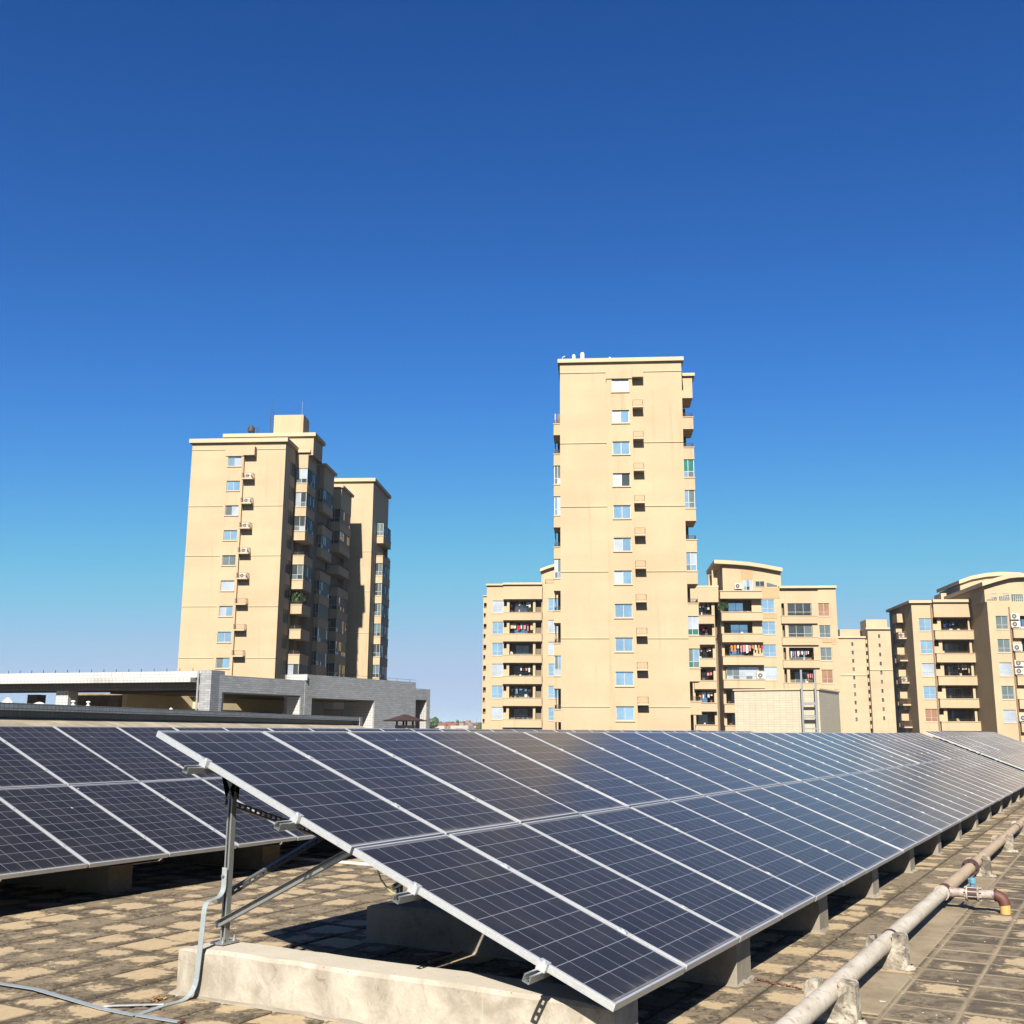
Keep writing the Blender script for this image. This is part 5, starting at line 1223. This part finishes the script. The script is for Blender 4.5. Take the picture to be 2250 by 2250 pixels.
obox(MB(), .2, Lw, -.3, .0, zf4, zf3 - .003).build('lintel_beam', 'g_tile_dk', pv)
obox(MB(), -.02, .34, -.35, .30, 0, zf1 + .02).build('corner_pier', 'g_tile', pv)
obox(MB(), .345, .36, -.33, .02, 0, zf3 - .006).build('sunlit_jamb', 'w_tile', pv)  # pale sheet on the pier, sunlight put into the colour
MB().tube([tuple(dirv * .36 + nv * .36 + Vector((0, 0, .2))), tuple(dirv * .36 + nv * .36 + Vector((0, 0, zf1)))], .03, 8).build('downpipe', 'g_tile', pv)
for px in (135, -60):
    s_, _ = SZ(px, 1540); obox(MB(), s_ - .22, s_ + .22, -.42, -.005, 0, zf4 - .004).build('column', 'w_tile', pv)
for px in (80, 350): s_, _ = SZ(px, 1540, -3.2); obox(MB(), s_ - .2, s_ + .2, -3.4, -3.0, 0, zf4).build('column', 'g_tile_dk', pv)
for k in range(3):   # ceiling joists with sun slipping between them
    n_ = -.7 - .62 * k; obox(MB(), .6, Lw, n_ - .10, n_ + .10, zf4 + .02, zf4 + .26).build('ceiling_joist', 'soffit', pv)
gaps = gap_boxes(zf4 + .30, dirv, nv)
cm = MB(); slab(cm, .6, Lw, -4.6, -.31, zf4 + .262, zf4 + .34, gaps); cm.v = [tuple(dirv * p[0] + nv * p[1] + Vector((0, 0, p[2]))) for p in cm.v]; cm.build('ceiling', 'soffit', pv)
s0, s1 = SZ(165, 1540, -5)[0], SZ(338, 1540, -5)[0]
obox(MB(), s1, s0, -5.2, -5.0, 0, zf4 + .1).build('rear_wall', 'brownwall', pv)
s0, s1 = SZ(350, 1540, -4)[0], SZ(452, 1540, -4)[0]
obox(MB(), s1, s0, -4.2, -4.0, 0, zf4 + .1).build('rear_wall', 'yellowwall', pv)
mb = MB()
for k in range(26): s_ = .8 + k * (Lw - 1) / 26; obox(mb, s_, s_ + .012, -.012, .0, zf1 + .002, zf1 + .10)
mb.build('roof_spikes', 'rail', pv); 
mb = MB()
for k in range(8): x = xh + .4 + k * .8; mb.box(x, x + .01, .2, .21, ztB + .002, ztB + .10)
mb.box(xh + .2, xg - .6, .2, .208, ztB + .09, ztB + .098); mb.build('roof_wire', 'rail', pv)
# plaster finials on the parapet
def onpar(px, py):
    d = ray(px, py); n_ = Vector((-(13.3 - 8.1), 19.3 - 4.67, 0)).normalized(); o_ = Vector((4.67, 8.1, 0)) + n_ * .1; t_ = (o_ - CC).dot(n_) / d.dot(n_); return CC + d * t_
for k, (px, lab) in enumerate(((160, 'small white plaster finial, left one of two on the grey coping'), (193, 'small white plaster finial with runny foot, right one of two on the grey coping'))):
    p_ = onpar(px, 1556); MB().lathe([(.024, 0), (.034, .015), (.018, .03), (.016, .05), (.036, .065), (.032, .08), (.012, .088)], (0, 0, 0), 12).build('plaster_finial', 'white', None, True, (p_.x, p_.y, .348), label=lab, cat='finial')
for k, (px, w_, lab) in enumerate(((16, .09, 'white plaster lump at the far left of the grey coping'), (86, .09, 'flat white plaster lump on the grey coping beside the loggia column'), (376, .04, 'small white tag on the grey coping before the yellow panels'))):
    p_ = onpar(px, 1553); mb = MB().lathe([(w_, 0), (w_ * .9, .015), (w_ * .5, .03 + .02 * (k == 0)), (w_ * .2, .04 + .04 * (k == 0))], (0, 0, 0), 9); mb.build('plaster_lump', 'white', None, False, (p_.x, p_.y, .348), label=lab, cat='plaster')
vc = thing('vent_cowl', 'brown pagoda-shaped vent cowl rising behind the rear array', 'vent cowl', (20.18, 12., ROOF))
MB().box(-.20, .20, -.20, .20, 0, 1.78).build('shaft', 'beige', vc)
for (x, y) in ((-.18, -.18), (.14, -.18), (-.18, .14), (.14, .14)): MB().box(x, x + .04, y, y + .04, 1.78, 1.95).build('leg', 'capbrown', vc)
hb_ = .26 - ROOF
MB().lathe([(.62, hb_ - .02), (.64, hb_), (.40, hb_ + .06), (.2, hb_ + .12), (.05, hb_ + .17)], (0, 0, 0), 4).rot(R(20), 'Z').build('cap', 'capbrown', vc)

# ------------------------------------------------------------------ far city
rf = random.Random(99); mb = MB(); mr = MB(); md = MB()
for k in range(1500):
    px = rf.uniform(-250, 1120) if k % 2 else rf.uniform(900, 1090); D = rf.uniform(420, 2400); d = ray(px, 1598); p_ = CC + d * D
    w, l = rf.uniform(4, 9), rf.uniform(4, 9); h = -GROUND + rf.uniform(-3, 1.) + D * rf.triangular(-.001, .0055, .001) + (rf.random() < .04) * D * .004
    (mb, mb, mr, md)[rf.choice((0, 1, 2, 3))].box(p_.x - w / 2, p_.x + w / 2, p_.y - l / 2, p_.y + l / 2, GROUND, GROUND + h)
    q = rf.random()
    if q < .35: mr.prism([(p_.x - w / 2 - .3, GROUND + h + .01), (p_.x + w / 2 + .3, GROUND + h + .01), (p_.x, GROUND + h + rf.uniform(.8, 1.8))], 1, p_.y - l / 2, p_.y + l / 2)
    elif q < .7: (mb if q < .5 else md).box(p_.x - w * .2, p_.x + w * .15, p_.y - 1, p_.y + 1, GROUND + h, GROUND + h + rf.uniform(.8, 2.4))
    if rf.random() < .06: md.box(p_.x - .12, p_.x + .12, p_.y - .12, p_.y + .12, GROUND + h, GROUND + h + D * .006)
    if rf.random() < .5: md.box(p_.x - w * .3, p_.x - w * .05, p_.y - l / 2 - .03, p_.y - l / 2 - .01, GROUND + h - 2.4, GROUND + h - 1.1); md.box(p_.x - w / 2 - .03, p_.x - w / 2 - .01, p_.y - l * .2, p_.y + l * .2, GROUND + h - 2.4, GROUND + h - 1.1)
M['city_a'] = simple('city_pale_walls', (.50, .46, .42), .9, 0, .3, .05, .1, 'pos'); M['city_b'] = simple('city_brick_and_tile', (.30, .13, .09), .9, 0, .4, .05, .1, 'pos'); M['city_c'] = simple('city_grey_walls', (.26, .25, .24), .9, 0, .4, .05, .1, 'pos')
cty = mb.build('far_city', 'city_a', None, label='far-off hazy city of low houses along the horizon', cat='city', kind='stuff')
tr = MB()
for k in range(160):
    px = rf.uniform(-250, 1100); D = rf.uniform(420, 1500); p_ = CC + ray(px, 1598) * D; rr0 = rf.uniform(3, 6); zt_ = rf.uniform(-2, 2) + D * rf.uniform(0, .003)
    for q in range(14):
        c = p_ + Vector((rf.gauss(0, rr0 * .5), rf.gauss(0, rr0 * .5), 0)); c.z = zt_ + rf.gauss(-1, 1.6); a = rf.uniform(.8, 1.9)
        tr.lathe([(a * .4, -a * .9), (a, -a * .2), (a * .8, a * .5), (a * .2, a * .95)], tuple(c), 5)
tr.build('far_city_trees', 'leaf', cty, kind='stuff')
mr.build('far_city_roofs', 'city_b', cty, kind='stuff'); md.build('far_city_walls', 'city_c', cty, kind='stuff')

# ------------------------------------------------------------------ haze: one closed box of even, thin air
g = NG('thin_haze'); g.t.nodes.remove(g.b)
pvn = g.n('ShaderNodeVolumePrincipled'); pvn.inputs['Density'].default_value = .00010; pvn.inputs['Anisotropy'].default_value = 0.; pvn.inputs['Color'].default_value = (.78, .91, 1.0, 1)
g.link(pvn.outputs[0], g.out.inputs['Volume']); M['haze'] = g.mat
MB().box(-5200, 5200, -5200, 5200, GROUND - 1, 48).build('haze', 'haze', None, kind='stuff', label='thin pale haze over the far city', cat='haze')
